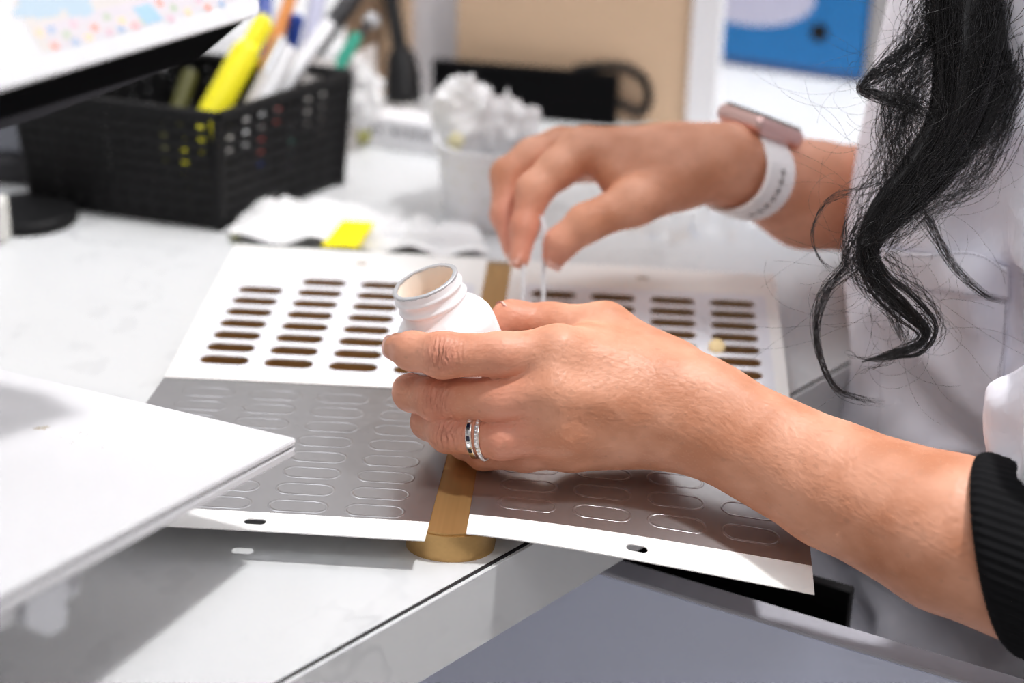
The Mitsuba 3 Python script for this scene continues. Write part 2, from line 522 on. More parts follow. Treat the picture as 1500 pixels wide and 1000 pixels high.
part(drawer, 'far_side', dbox(-330, 100, 46, 52, -260, dz - 3, .6), 'mat_black', False)

# ------------------------------------------------------------------ packing tray with brass bar
TT = 12.4
tray = thing('packing_tray', 'brown metal packing tray with a brass handle bar under the two white cards', 'tray')
COLX = [-28.8 - 30.25 * (3 - c) for c in range(4)], [28.8 + 30.25 * c for c in range(4)]
ROWY = [-14.1 * r for r in range(8)]
def slot(x, y, w=23, h=9.4):
    return LineString([(x - (w - h) / 2, y), (x + (w - h) / 2, y)]).buffer(h / 2, quad_segs=8)
def wells(side, grow=0.0):
    return [slot(x, y, 23 + grow, 9.4 + grow) for c, x in enumerate(COLX[side]) for r, y in enumerate(ROWY) if not (side == 0 and c == 0 and r == 0)]
tp = sbox(-142.5, -117, 140.5, 43).buffer(-3).buffer(3)
part(tray, 'base_plate', ext(tp, 7.6, 0), 'mat_tray_brown', False)
part(tray, 'well_plate', ext(tp.difference(unary_union(wells(0, 1.2) + wells(1, 1.2))), TT - 7.6, 7.6), 'mat_tray_brown', False)
bar = unary_union([sbox(-17.3, -232, 18.3, -117), affinity.scale(Point(0.5, -232).buffer(17.8, quad_segs=16), 1, .75)])
part(tray, 'handle_bar', cat([ext(bar, TT - 1.0, 0), ext(bar.buffer(-.8), TT, 0)]), 'mat_brass', 30, 'golden brass bar with a rounded end')
part(tray, 'spine', ext(sbox(-9.5, -117, 6.5, 36), .5, TT), 'mat_brass', False)

# ------------------------------------------------------------------ the two folded blister cards
def card(side, label):
    k = thing('blister_card', label, 'card')
    sg = -1 if side == 0 else 1
    if side == 0:
        outer = Polygon([(-145.3, 46.5), (-8.6, 45), (-5.6, -117.5), (-142.5, -120)])
        inner = Polygon([(-138, 8), (-12, 8), (-11, -110), (-137, -110)])
    else:
        outer = Polygon([(4.6, 45), (143.3, 41.5), (142.0, -117.5), (6.6, -117.5)])
        inner = Polygon([(12, 12), (137, 12), (136, -110), (13, -110)])
    holes = unary_union(wells(side))
    px, py = (-74.3, 28.7) if side == 0 else (73.8, 28.5)
    hole = slot(px, py, 7, 3.6)
    part(k, 'holed_page', ext(outer.difference(holes).difference(hole), .55, TT + .1), 'mat_card', False, 'white page punched with rows of oval holes')
    part(k, 'window_panel', ext(inner.buffer(-4).buffer(4).difference(unary_union(wells(side, .3))), .16, TT + .65), 'mat_card_inner', False)
    # foil page: folded out towards the viewer
    yf, yn = -119.0, -251.0
    def sheet(u, v, lift=0.0):
        """u across 0..1 from the spine outwards, v 0..1 from the fold to the near edge"""
        u, v = np.asarray(u, float), np.asarray(v, float)
        if side == 0:
            x = -5.6 - 1.9 * v - u * (137.2 + 3 * v)
            y = yf + u * -1.5 - v * (132.5 - 1.2 * u)
            z = TT + .55 + .35 * v * np.sin(u * 3.1) + 1.0 * np.sin(v * np.pi) * u * u - .6 * u * v
        else:
            x = 6.6 + 1.4 * v + u * (135.4 + 2.2 * v)
            y = yf + u * 1.0 - v * (125.5 - 5.5 * u)
            z = TT + .55 + 2.6 * np.sin(v * np.pi * .9) * np.sin(u * 2.6 + .2) - 27.0 * (u ** 1.25) * (v ** 1.7) * (1 - .18 * u)
        return np.stack([x, y, z + lift], -1)
    def patch(u0, u1, v0, v1, n, m):
        return sheet(*np.meshgrid(np.linspace(u0, u1, n), np.linspace(v0, v1, m), indexing='ij'))
    vs = .892 if side == 0 else .883
    part(k, 'foil_page', grid_mesh(patch(0, 1, 0, vs, 60, 60), .45, (0, 0, 1)), 'mat_foil', 40, 'grey foil page embossed with ovals')
    # white edge strip with its punched hole
    us = np.linspace(0, 1, 61); w = []
    hu, hv = (.485, .949) if side == 0 else (.487, .945)
    def flat(poly, n=240):
        pts = np.array(poly.exterior.coords)
        return pts
    stripP = sbox(0, vs, 1, 1)
    W, H = 137.0, 132.0
    sp = affinity.scale(stripP, W, H, origin=(0, 0)).segmentize(3.0).difference(slot(hu * W, hv * H, 8.6, 4.2))
    m = trimesh.creation.triangulate_polygon(sp, engine='earcut')
    v2, f2 = m
    mm = trimesh.Trimesh(np.column_stack([v2, np.zeros(len(v2))]), f2, process=False)
    mm = mm.subdivide_to_size(5.0)
    vv = np.array(mm.vertices); ff = np.array(mm.faces)
    top = sheet(vv[:, 0] / W, vv[:, 1] / H, .06); bot = sheet(vv[:, 0] / W, vv[:, 1] / H, -.46)
    tm = trimesh.Trimesh(vv, ff, process=False); tm.merge_vertices()
    ff = np.array(tm.faces); vv = np.array(tm.vertices)
    top = sheet(vv[:, 0] / W, vv[:, 1] / H, .06); bot = sheet(vv[:, 0] / W, vv[:, 1] / H, -.46)
    e = np.vstack([ff[:, [0, 1]], ff[:, [1, 2]], ff[:, [2, 0]]])
    es = np.sort(e, 1); _, inv, cn = np.unique(es, axis=0, return_inverse=True, return_counts=True)
    b = e[cn[inv.ravel()] == 1]; n0 = len(vv)
    walls = np.vstack([np.stack([b[:, 0], b[:, 0] + n0, b[:, 1]], 1), np.stack([b[:, 1], b[:, 0] + n0, b[:, 1] + n0], 1)])
    sm = trimesh.Trimesh(np.vstack([top, bot]), np.vstack([ff, ff[:, ::-1] + n0, walls]), process=False)
    sm.fix_normals()
    part(k, 'white_edge', sm, 'mat_white_strip', 30, 'white strip with one punched hole')
    # embossed ovals
    a = np.linspace(0, 2 * np.pi, 40, endpoint=False)
    for c in range(4):
        for r in range(8):
            if side == 0 and c == 0 and r == 0:
                continue
            uc = (abs(COLX[side][c]) - 6.5) / 137.0
            yc = -131.5 - 14.1 * (7 - r)
            vc = (yf - yc) / (132.0 if side == 0 else 123.0)
            if vc > .885:
                continue
            wl, wr = 23.5 - 10.5, 10.5
            ox = np.cos(a) * 5.2 + np.sign(np.cos(a)) * 6.6
            oy = np.sin(a) * 4.9
            rings = []
            for grow, lift in ((1.08, -.15), (1.03, .04), (.97, .10), (.90, .10), (.82, .04), (.76, -.15)):
                sx = ox + np.sign(ox) * (grow - 1) * 5.2; sy = oy * grow
                rings.append(sheet(uc + sx / 137.0, vc + sy / 132.0, lift))
            V = np.array(rings); n1, n2 = V.shape[:2]
            i, j = np.meshgrid(np.arange(n1 - 1), np.arange(n2), indexing='ij')
            q = np.stack([i * n2 + j, i * n2 + (j + 1) % n2, (i + 1) * n2 + (j + 1) % n2, (i + 1) * n2 + j], -1).reshape(-1, 4)
            part(f'{k}__foil_page', 'embossed_oval', (V.reshape(-1, 3), q), 'mat_foil', True)
    return k
card(0, 'left folded white card with oval holes, its foil half lying flat beside the white slab')
card(1, 'right folded white card, its foil half drooping over the worktop edge under the forearm')
pl = lathe([(0, -2.2), (2.6, -2.2), (3.8, -1.4), (4.1, 0), (3.8, 1.4), (2.6, 2.2), (0, 2.2)], 28)
solo('pill', moved(pl, frame((.2, -.55, .8)), atz(1050, 508, 14.6)), 'mat_pill', 'small cream tablet lying in an oval hole of the right card', 'pill')

# ------------------------------------------------------------------ white slab in the left foreground, on its stand
HS = 53.0
C0 = atz(437, 642, HS)
su = unit(atz(0, 540, HS) - C0)                     # far edge, away to the left
best = None
for dzz in np.linspace(-60, 60, 241):
    w_ = unit(atz(0, 872, HS + dzz) - C0)
    if best is None or abs(w_ @ su) < best[0]:
        best = (abs(w_ @ su), w_)
sw = best[1]
sn = unit(np.cross(su, sw)); sn = sn if sn[2] > 0 else -sn
slab = thing('laptop', 'closed white slab-like laptop with a smudged lid in the left foreground', 'laptop')
Ms = np.stack([su, sw, sn], 1)
def sbx(a0, a1, b0, b1, z0, z1, r=3.0, rim=.7):
    p = sbox(a0, b0, a1, b1).buffer(-r).buffer(r, quad_segs=6)
    return moved(cat([ext(p.buffer(-rim), z1 - z0, z0), ext(p, z1 - z0 - 2 * rim, z0 + rim)]), Ms, C0)
part(slab, 'lid', sbx(0, 300, 0, 215, -2.3, 0, 3, .4), 'mat_slab', False)
part(slab, 'hinge_gap', sbx(1.0, 299, 1.0, 214, -3.1, -2.3, 3, .1), 'mat_charcoal', False, 'dark gap under the lid')
part(slab, 'base', sbx(0, 300, 0, 215, -6.6, -3.1, 3, .5), 'mat_slab', False)
ss = np.random.default_rng(3)
sm = []
for x, y, r in [(60, 627, 2.6), (68, 625, 1.6), (54, 628, 1.5), (105, 648, .5), (118, 634, .45), (127, 636, .4), (90, 640, .35), (150, 655, .35)]:
    q = atp(x, y, C0, sn)
    a = np.linspace(0, 2 * np.pi, 12, endpoint=False)
    rr = r * (.6 + .8 * ss.random(12))
    pts = q + (rr * np.cos(a))[:, None] * su * 1.0 + (rr * .6 * np.sin(a))[:, None] * sw + sn * .03
    sm.append((np.vstack([pts, q + sn * .04]), np.stack([np.arange(12), (np.arange(12) + 1) % 12, np.full(12, 12)], 1)))
part(slab, 'smudge', cat(sm), 'mat_smudge', False, 'brown smudges')
stand = thing('laptop_stand', 'white stand with a flat bracket holding up the closed laptop', 'stand')
def sq(x, y, d=0):
    q = atp(x, y, C0 - sn * 6.6, sn)
    return (q - C0) @ Ms
bq = sq(92, 846)
# bracket plate hanging under the near edge, turned towards the viewer
def under(a0, a1, b0, b1, z0, z1, r=1.5):
    return moved(rbox((a0, b0, z0), (a1, b1, z1), r), Ms, C0)
bp = np.array([(a, b, z) for a in (-1.9, 1.9) for b, z in ((0, -6.7), (0, -21.8), (1.5, -23), (9, -22.5), (20, -15), (20, -6.7))])
part(stand, 'bracket', moved(trimesh.convex.convex_hull(bp + [bq[0], bq[1], 0]), Ms, C0), 'mat_bracket', False)
part(stand, 'clip', under(bq[0] + .8, bq[0] + 8, bq[1] - 12, bq[1] - .3, -17, -6.7, 2.5), 'mat_bracket', 40)
part(stand, 'pad', under(bq[0] + 1.5, bq[0] + 7, bq[1] - 6, bq[1] - .5, -20.5, -17.1, 1.2), 'mat_black', 40, 'black rubber pad')
part(stand, 'arm', under(bq[0] + 2.0, bq[0] + 240, bq[1] + 1, bq[1] + 30, -15, -8, 2), 'mat_white_gloss', 40)
pf = C0 + Ms @ np.array([150, 100, -16])
part(stand, 'foot', bx((pf[0] - 60, pf[1] - 60, .2), (pf[0] + 60, pf[1] + 60, 6), 1.5), 'mat_white_gloss', 40)
part(stand, 'post', bx((pf[0] - 10, pf[1] - 10, 5.8), (pf[0] + 10, pf[1] + 10, pf[2] + 4), 1.5), 'mat_white_gloss', 40)
part(stand, 'cross_arm', under(140, 160, 30, 200, -16, -8, 2), 'mat_white_gloss', 40)

# ------------------------------------------------------------------ tilted white display, upper left
za = 213.0
A0, A1 = atz(0, 130, za), atz(386, 18, za)
du_ = unit(A1 - A0)
hout = np.array([du_[1], -du_[0], 0])                    # horizontal, towards the viewer's right
lean = math.radians(38)
dup = unit(np.array([0, 0, 1]) * math.cos(lean) - hout * math.sin(lean))
dnn = np.cross(du_, dup)                                 # out of the face
Md = np.stack([du_, dup, dnn], 1)
disp = thing('display', 'tilted white panel with a page of coloured dots and a thick black lower edge', 'display')
Ld = np.linalg.norm(A1 - A0)
def dpoly(a0, a1, b0, b1, r):
    return sbox(a0, b0, a1, b1).buffer(-r).buffer(r, quad_segs=8)
def dext(p, h, z):
    return moved(ext(p, h, z), Md, A0)
part(disp, 'white_front', dext(dpoly(-120, Ld, 0, 170, 5), 3.0, -3.0), 'mat_slab', False)
part(disp, 'black_housing', dext(dpoly(-120, Ld - 1.2, .8, 169, 4), 32, -35.1), 'mat_matt_black', False, 'thick black lower edge')
part(disp, 'back_shell', moved(trimesh.convex.convex_hull(np.array([[a, b, z] for a, b, z in
     [(-120, 1.2, -35.1), (Ld - 5, 1.2, -35.1), (-120, 165, -35.1), (Ld - 5, 165, -35.1), (-120, 8, -72), (Ld - 52, 8, -72), (-120, 120, -72), (Ld - 52, 120, -72)]])), Md, A0), 'mat_matt_grey', False, 'dark grey tapering back shell')
def onface(x, y):
    return (atp(x, y, A0, dnn) - A0) @ Md
s0 = onface(62, 78); s1 = onface(372, 0)
sheet_poly = sbox(s0[0], s0[1], Ld - 6, 150)
part(disp, 'page', dext(sheet_poly, .15, .02), 'mat_cream', False, 'cream printed page')
groups = {'dot_red': [(80, 68), (138, 41), (233, 5), (304, 11), (197, 38)], 'dot_orange': [(58, 48), (130, 55), (178, 31), (275, 18), (222, 22)], 'dot_blue': [(75, 44), (177, 43), (324, 6), (110, 62)],
          'dot_green': [(156, 25), (254, 12), (97, 51), (210, 30)], 'dot_pink': [(107, 36), (199, 38), (160, 48), (290, 1), (250, 28)]}
for g, pts in groups.items():
    ms = []
    for x, y in pts:
        c = onface(x, y)
        ms.append(ext(affinity.translate(dpoly(-1.5, 1.5, -1.3, 1.3, .6), c[0], c[1]), .06, .18))
    part(disp, 'printed_dots', moved(cat(ms), Md, A0), 'mat_' + g, False)
ms = []
for (x0, y0, x1, y1) in [(70, 60, 340, -16), (78, 70, 345, -4), (58, 42, 330, -36), (64, 50, 335, -26)]:
    a_, b_ = onface(x0, y0), onface(x1, y1)
    ms.append(ext(LineString([a_[:2], (b_[0], a_[1])]).buffer(1.0, cap_style=2), .05, .17))
part(disp, 'printed_stripes', moved(cat(ms), Md, A0), 'mat_stripe', False)
ms = []
for x0, y0 in [(200, 12), (206, 18), (211, 24), (216, 30)]:
    c = onface(x0 + 8, y0)
    ms.append(ext(affinity.translate(sbox(-4, -.9, 4, .9), c[0], c[1]), .06, .24))
part(disp, 'printed_bars', moved(cat(ms), Md, A0), 'mat_sky_bar', False)
ms = []
rb = np.random.default_rng(12)
for _ in range(46):
    c = onface(30 + 100 * rb.random(), -6 + 26 * rb.random())
    a = np.linspace(0, 2 * np.pi, 9, endpoint=False)
    r = 1.0 + 1.6 * rb.random(9)
    ms.append(ext(Polygon(np.stack([c[0] + r * np.cos(a) * 1.5, c[1] + r * np.sin(a)], 1)), .05, .18 + .001 * _))
part(disp, 'printed_picture', moved(cat(ms), Md, A0), 'mat_map_blue', False, 'pale blue picture')
# its arm goes back down to a post on the worktop, left of the frame
pm = A0 + Md @ np.array([-60, 80, -72])
part(disp, 'arm', tube(spline([pm + dnn * 8, pm - dnn * 40, (pm[0] - 240, pm[1] + 10, 60), (pm[0] - 250, pm[1] + 10, 8)], 20), 14, 14), 'mat_charcoal', 40)
part(disp, 'foot', moved(lathe([(0, 0), (70, 0), (70, 5), (66, 8), (0, 9)], 40), t=(pm[0] - 250, pm[1] + 10, .1)), 'mat_charcoal', 40)

# ------------------------------------------------------------------ pill bottle
bdir = unit(np.array([-.36, -.08, .93]))
brim = at(622, 412, 757)
Mb = frame(bdir)
bot = thing('pill_bottle', 'white open plastic pill bottle tilted in the near hand', 'bottle')
outer = [(0, -66), (16, -66), (19.5, -65), (21.2, -62.5), (21.4, -60), (21.4, -24.5), (20.9, -21.5), (19.6, -18.8), (17.6, -16.4), (15.6, -14.6), (14.5, -13.0), (14.1, -11.6),
         (14.1, -10.6), (14.7, -10.1), (15.0, -9.3), (14.6, -8.5), (14.0, -8.0), (13.9, -6.6), (14.0, -5.6), (14.6, -5.0), (14.9, -4.2), (14.5, -3.4), (14.2, -3.0), (14.3, -1.2), (14.2, -.3), (13.9, 0)]
part(bot, 'body', moved(lathe(outer + [(12.8, 0)], 72), Mb, brim), 'mat_bottle', 50)
part(bot, 'inside', moved(lathe([(12.8, -.05), (12.5, -1.0), (12.4, -12.5), (15, -16), (19.4, -22), (19.6, -36), (18, -37.5), (0, -37.5)], 60), Mb, brim), 'mat_bottle_inside', 50, 'cream inside')
rg = np.random.default_rng(5)
a = np.linspace(0, 2 * np.pi, 120, endpoint=False)
jit = meshkit.noise(np.stack([np.cos(a) * 9, np.sin(a) * 9, a * 0], 1), 3) - .5
jit2 = meshkit.noise(np.stack([np.cos(a) * 16, np.sin(a) * 16, a * 0 + 4], 1), 5) - .5
V = np.array([np.stack([(r + w * jit) * np.cos(a), (r + w * jit) * np.sin(a), z + h * jit2], 1) for r, z, w, h in ((14.25, -.9, .2, .5), (14.32, -.2, .2, .1), (14.0, .16, .1, .1), (13.2, .2, .25, .15), (12.4, .12, .5, .1), (12.3, -.6, .6, .5))])
i, j = np.meshgrid(np.arange(5), np.arange(120), indexing='ij')
q = np.stack([i * 120 + j, i * 120 + (j + 1) % 120, (i + 1) * 120 + (j + 1) % 120, (i + 1) * 120 + j], -1).reshape(-1, 4)
part(bot, 'seal_ring', moved((V.reshape(-1, 3), q), Mb, brim), 'mat_seal', 60, 'torn silver foil ring around the rim')
# printed lines on the label, seen between the fingers
ms = []
for k_ in range(3):
    for s in range(9):
        a0 = -2.2 + .16 * s + .03 * rg.random(); z0 = -50 - 2.6 * k_
        aa = np.linspace(a0, a0 + .05 + .06 * rg.random(), 4)
        P_ = np.stack([np.stack([21.45 * np.cos(aa), 21.45 * np.sin(aa), aa * 0 + z], 1) for z in (z0, z0 - 1.1)])
        ms.append(grid_mesh(P_))
kp = part(bot, 'printed_text', moved(cat(ms), Mb, brim), 'mat_ink', False); labels[kp] = {'kind': 'stuff', 'label': 'dark printed text'}

# ------------------------------------------------------------------ person: body
VIEW = AX[2]
# near (left) arm
Lw, Lm, Lq, Le = at(1018, 606, 752), at(1225, 712, 733), at(1392, 781, 712), at(1640, 872, 694)
shoulderL = np.array([365.0, -120.0, 330.0])
LF = {  # finger joints (pixel x, y, depth, radius)
    'index': [(818, 516, 744, 10.3), (735, 519, 739, 8.7), (649, 520, 740, 8.9), (604, 514, 748, 7.6), (584, 509, 757, 6.2)],
    'middle': [(812, 577, 739, 10.3), (730, 585, 743, 8.7), (640, 584, 752, 8.7), (603, 575, 763, 7.4), (596, 569, 774, 6.2)],
    'ring': [(818, 632, 744, 9.8), (735, 643, 746, 8.0), (657, 633, 754, 8.0), (628, 618, 766, 7.0), (632, 602, 780, 6.0)],
    'little': [(836, 656, 756, 8.6), (770, 664, 758, 7.2), (708, 663, 764, 6.8), (680, 650, 774, 6.0), (676, 636, 786, 5.2)],
    'thumb': [(980, 546, 764, 13.5), (886, 481, 776, 10.6), (806, 475, 785, 8.6), (752, 470, 783, 8.0), (745, 468, 782, 7.6)]}
LJ = {k: [(at(x, y, d), r) for x, y, d, r in v] for k, v in LF.items()}


WEB = at(742, 575, 745)
WEBD = unit(at(900, 580, 748) - at(700, 570, 745))


def near_arm(p):
    d = seg(p, Lw, Lm, 21.5, 24.6, VIEW, (1.38, 1.2))
    d = smin(d, seg(p, Lm, Lq, 24.6, 30.2, VIEW, (1.2, 1.05)), 5)
    d = smin(d, seg(p, Lq, Le, 30.2, 33.0), 4)
    d = smin(d, seg(p, Le, shoulderL + [50, -36, 0], 33, 40), 6)
    # palm
    palm = seg(p, at(945, 560, 754), LJ['index'][0][0], 14.5, 10.6)
    for k, (x, y, dd_, r) in dict(middle=(950, 592, 750, 14.5), ring=(955, 620, 754, 13.5), little=(962, 640, 762, 12.0)).items():
        palm = smin(palm, seg(p, at(x, y, dd_), LJ[k][0][0], r, LJ[k][0][1]), 7)
    palm = smin(palm, seg(p, at(1025, 606, 753), at(940, 595, 754), 20.0, 17.0, VIEW, 1.3), 12)
    palm = smin(palm, seg(p, LJ['thumb'][0][0], at(860, 512, 762), 12.5, 11.5), 12)
    palm = smin(palm, seg(p, at(960, 625, 768), at(850, 640, 764), 13, 10), 10)
    d = smin(d, palm, 12)
    sx = (p - WEB) @ WEBD
    sx = np.clip((sx + 4) / 26, 0, 1)
    kv = 1.1 + 9 * sx * sx * (3 - 2 * sx)
    fs_ = None
    for k in ('index', 'middle', 'ring', 'little'):
        f = chain(p, LJ[k], 3.5)
        fs_ = f if fs_ is None else smin(fs_, f, kv)
    out = smin(fs_, d, 5.5)
    th = smin(chain(p, LJ['thumb'], 5), d, 7)
    out = smin(out, th, .9)
    # tendons and knuckles on the back of the hand
    for k, amp in (('index', .5), ('middle', .35), ('ring', .3)):
        c = LJ[k][0][0] - VIEW * LJ[k][0][1]
        out = out - amp * np.exp(-((p - c) ** 2).sum(1) / 9.0 ** 2)
    # creases at the finger joints
    for k in ('index', 'middle', 'ring'):
        c, r = LJ[k][2]; t = unit(LJ[k][1][0] - LJ[k][3][0])
        s = (p - c) @ t
        w = np.exp(-((p - (c - VIEW * r)) ** 2).sum(1) / 7.5 ** 2)
        out = out + w * (.28 * np.cos(s * 2.6) - .35)
    return out


Ldirs = near_arm
for k in ('index', 'middle', 'ring'):
    c, r = LJ[k][2]
    RED.append((c - VIEW * r * .8, 8.5, .62)); RED.append((LJ[k][3][0], 9, .45))
    WRINKLE.append((c - VIEW * r, unit(LJ[k][1][0] - LJ[k][3][0]), 6.0))
for k in ('index', 'middle', 'ring'):
    RED.append((LJ[k][1][0] - VIEW * 8, 13, .25))
RED.append((LJ['thumb'][3][0], 14, .45)); RED.append((at(745, 655, 745), 18, .3))

# far (right) arm
Rw, Rm, Re = at(1062, 240, 915), at(1185, 285, 950), at(1400, 306, 1000)
shoulderR = np.array([330.0, 160.0, 330.0])
RF = {
    'index': [(856, 219, 906, 10.8), (818, 246, 902, 9.6), (782, 279, 898, 8.6), (768, 333, 893, 6.6), (761, 379, 889, 4.9)],
    'middle': [(822, 218, 920, 10.2), (780, 230, 917, 9.2), (744, 256, 914, 8.2), (740, 315, 908, 6.8), (752, 366, 902, 5.0)],
    'ring': [(826, 228, 932, 9.6), (785, 240, 930, 8.4), (756, 264, 928, 7.4), (752, 310, 925, 6.2), (758, 345, 922, 5.0)],
    'little': [(840, 240, 944, 8.6), (800, 255, 942, 7.2), (775, 275, 940, 6.4), (770, 305, 938, 5.6), (774, 328, 936, 4.8)],
    'thumb': [(1006, 264, 906, 13.5), (930, 295, 890, 11.2), (858, 327, 886, 8.8), (822, 356, 887, 7.4), (812, 376, 888, 5.6)]}
RJ = {k: [(at(x, y, d), r) for x, y, d, r in v] for k, v in RF.items()}


def far_arm(p):
    d = seg(p, Rw, Rm, 17.6, 26, VIEW, (.76, .95))
    d = smin(d, seg(p, Rm, Re, 26, 31.0, VIEW, (.95, 1)), 8)
    d = smin(d, seg(p, Re, shoulderR, 36, 44), 14)
    palm = seg(p, at(1000, 226, 910), RJ['index'][0][0], 13.5, 10.8)
    for k, (x, y, dd_, r) in dict(middle=(1000, 226, 922, 13.0), ring=(1002, 231, 934, 12.5), little=(1005, 238, 944, 11.5)).items():
        palm = smin(palm, seg(p, at(x, y, dd_), RJ[k][0][0], r, RJ[k][0][1]), 7)
    palm = smin(palm, seg(p, Rw, at(980, 240, 918), 17.5, 16.5, VIEW, .75), 10)
    palm = smin(palm, seg(p, at(990, 262, 906), at(905, 262, 902), 13.5, 9.0), 10)
    d = smin(d, palm, 10)
    out = smin(chain(p, RJ['index'], 4), d, 5)
    for k in ('middle', 'ring', 'little'):
        out = smin(out, smin(chain(p, RJ[k], 4), d, 5), 1.2)
    th = smin(chain(p, RJ['thumb'], 5), d, 6)
    return smin(out, th, 1.2)


for k in ('index', 'middle'):
    RED.append((RJ[k][3][0], 16, .45)); RED.append((RJ[k][4][0], 9, .35))
RED.append((RJ['thumb'][4][0], 13, .5))

HEAD = np.array([265.0, 18.0, 575.0]); FACE = unit(np.array([-.86, .28, -.42]))
TC = np.array([305.0, 12.0, 0.0])
FR_ = unit(np.array([-.96, .28, 0])); LT_ = np.array([FR_[1], -FR_[0], 0]); LT_ = LT_ if LT_[1] < 0 else -LT_


def clear_of_desk(p, d, gap):
    z = p[:, 2]
    s_ = (p[:, :2] - E0[:2]) @ en
    d = np.maximum(d, gap - s_ - np.maximum(z - 2, 0) * 1.3)
    o_ = (p[:, :2] - D0[:2]) @ dn[:2]
    return np.maximum(d, 56 + gap - o_ - np.maximum(z - dz - 4, 0) * 2.0)


def trunk(p):
    o = p - TC
    u, v = o @ FR_, o @ LT_
    z = p[:, 2]
    d = np.maximum((np.sqrt((u / 95) ** 2 + (v / 125) ** 2) - 1) * 95, np.abs(z + 150) - 500)
    d = clear_of_desk(p, d, 9)
    d = smin(d, seg(p, shoulderL, shoulderR, 50, 50), 40)
    d = smin(d, seg(p, TC + [0, 0, 360], HEAD + [10, 0, -60], 52, 50), 25)
    q = p - HEAD
    up = unit(np.array([0, 0, 1.0]) - FACE * FACE[2]); sd = np.cross(FACE, up)
    head = (np.sqrt(((q @ FACE) / 92) ** 2 + ((q @ up) / 112) ** 2 + ((q @ sd) / 74) ** 2) - 1) * 74
    head = smin(head, seg(p, HEAD + FACE * 70 - up * 70, HEAD + FACE * 40 - up * 60, 26, 40), 25)     # jaw
    head = smin(head, seg(p, HEAD + FACE * 92 + up * 5, HEAD + FACE * 108 - up * 25, 7, 12), 9)        # nose
    for s in (-1, 1):
        e = HEAD + FACE * 86 + up * 8 + sd * 31 * s
        head = np.maximum(head, -(np.linalg.norm(p - e, axis=1) - 11))
        head = smin(head, np.linalg.norm(p - (e - FACE * 8), axis=1) - 12, 2)
        ear = HEAD - FACE * 2 + sd * 74 * s
        head = smin(head, seg(p, ear + up * 18, ear - up * 18, 10, 7), 4)
    head = smin(head, seg(p, HEAD + FACE * 97 - up * 48 - sd * 16, HEAD + FACE * 97 - up * 48 + sd * 16, 6, 6), 3)
    d = smin(d, head, 12)
    for s in (-1, 1):
        hip = TC + LT_ * 75 * s + [0, 0, -560]
        foot = TC + LT_ * 80 * s + [0, 0, FLOOR + 42]
        d = smin(d, seg(p, hip, foot, 80, 42), 20)
        d = smin(d, seg(p, foot + [0, 0, -14], foot + FR_ * 150 + [0, 0, -14], 27, 25), 14)
    return d


def to_manifold(v, f):
    return m3.Manifold(m3.Mesh(np.ascontiguousarray(v, np.float32), np.ascontiguousarray(f, np.uint32)))


def bounds(J, extra, m):
    q = np.array([c for v in J.values() for c, _ in v] + list(extra))
    return q.min(0) - m, q.max(0) + m


vL = isosurface(near_arm, *bounds(LJ, (Lw, Lm, Lq, Le, shoulderL, shoulderL + [50, -36, 0]), 48), 1.35)
vR = isosurface(far_arm, *bounds(RJ, (Rw, Rm, Re, shoulderR), 48), 1.7)
vT = isosurface(trunk, (60, -230, FLOOR - 10), (480, 260, 720), 7.0)
mans = [to_manifold(*x) for x in (vL, vR, vT)]
if all(m.status() == m3.Error.NoError and m.volume() > 0 for m in mans):
    body = (mans[0] + mans[1] + mans[2]).simplify(.03)
else:
    print('body parts not joined:', [str(m.status()) for m in mans])
    body = cat([vL, vR, vT])
person = thing('person', 'person in a white coat with long wavy black hair, filling the cards with both hands', 'person')
bv, bf = arr(body)
scene[person] = mikit.ply((bv * .001, bf), 'mat_skin', smooth=55)


# fingernails: curved plates on the last joints
def nail(c, out_, along, w, l, th=.35):
    o = unit(out_); al = unit(along - o * (along @ o)); sd = np.cross(o, al)
    u, v = np.meshgrid(np.linspace(-1, 1, 11), np.linspace(-1, 1, 9), indexing='ij')
    uu = u * np.sqrt(np.clip(1 - .45 * np.maximum(v, 0) ** 3 - .12 * np.maximum(-v, 0) ** 3, .1, 1))
    P_ = c + (uu * w / 2)[..., None] * sd + (v * l / 2)[..., None] * al + (-(uu ** 2) * w * .20 - v ** 2 * l * .05)[..., None] * o
    return grid_mesh(P_, th, o)


def add_nail(J, out_, w, l, back=0.2):
    (p0, r0), (p1, r1) = J[-2], J[-1]
    al = unit(p1 - p0)
    o = unit(out_ - al * (out_ @ al))
    c = p1 - al * r1 * back + o * r1 * .94
    part(person, 'fingernail', nail(c, o, al, w, l), 'mat_nail', True, 'pale pink nail')


add_nail(LJ['index'], -AX[0] * 1.0 - VIEW * .45 - AX[1] * .1, 10.0, 11.0, .1)
add_nail(LJ['thumb'], -AX[1] * 1.0 - VIEW * .1, 11.0, 12.0, .0)
add_nail(RJ['index'], -AX[0] * .75 - VIEW * .6, 8.0, 10.0)
add_nail(RJ['middle'], -AX[0] * .8 - VIEW * .5, 8.0, 10.0)
add_nail(RJ['thumb'], AX[0] * .55 - VIEW * .85, 9.5, 12.0, .1)

# ------------------------------------------------------------------ coat
FOLDS = [  # pixel polylines on the coat: (points, depth in mm, width in mm)
    ([(1300, 500), (1345, 560), (1440, 660)], 4.5, 7), ([(1275, 440), (1290, 540), (1310, 620)], 1.6, 6), ([(1500, 250), (1450, 300), (1482, 420)], 6.0, 8),
    ([(1490, 430), (1486, 560), (1478, 640)], 6.0, 7), ([(1300, 560), (1370, 640)], 2.2, 6), ([(1290, 420), (1400, 450), (1470, 520)], 1.6, 9),
    ([(1240, 830), (1300, 880), (1420, 940)], 5, 10), ([(1210, 800), (1225, 870), (1260, 920)], 6, 6), ([(1340, 840), (1360, 930)], 3, 7), ([(1420, 330), (1400, 300), (1420, 240)], 4, 9)]


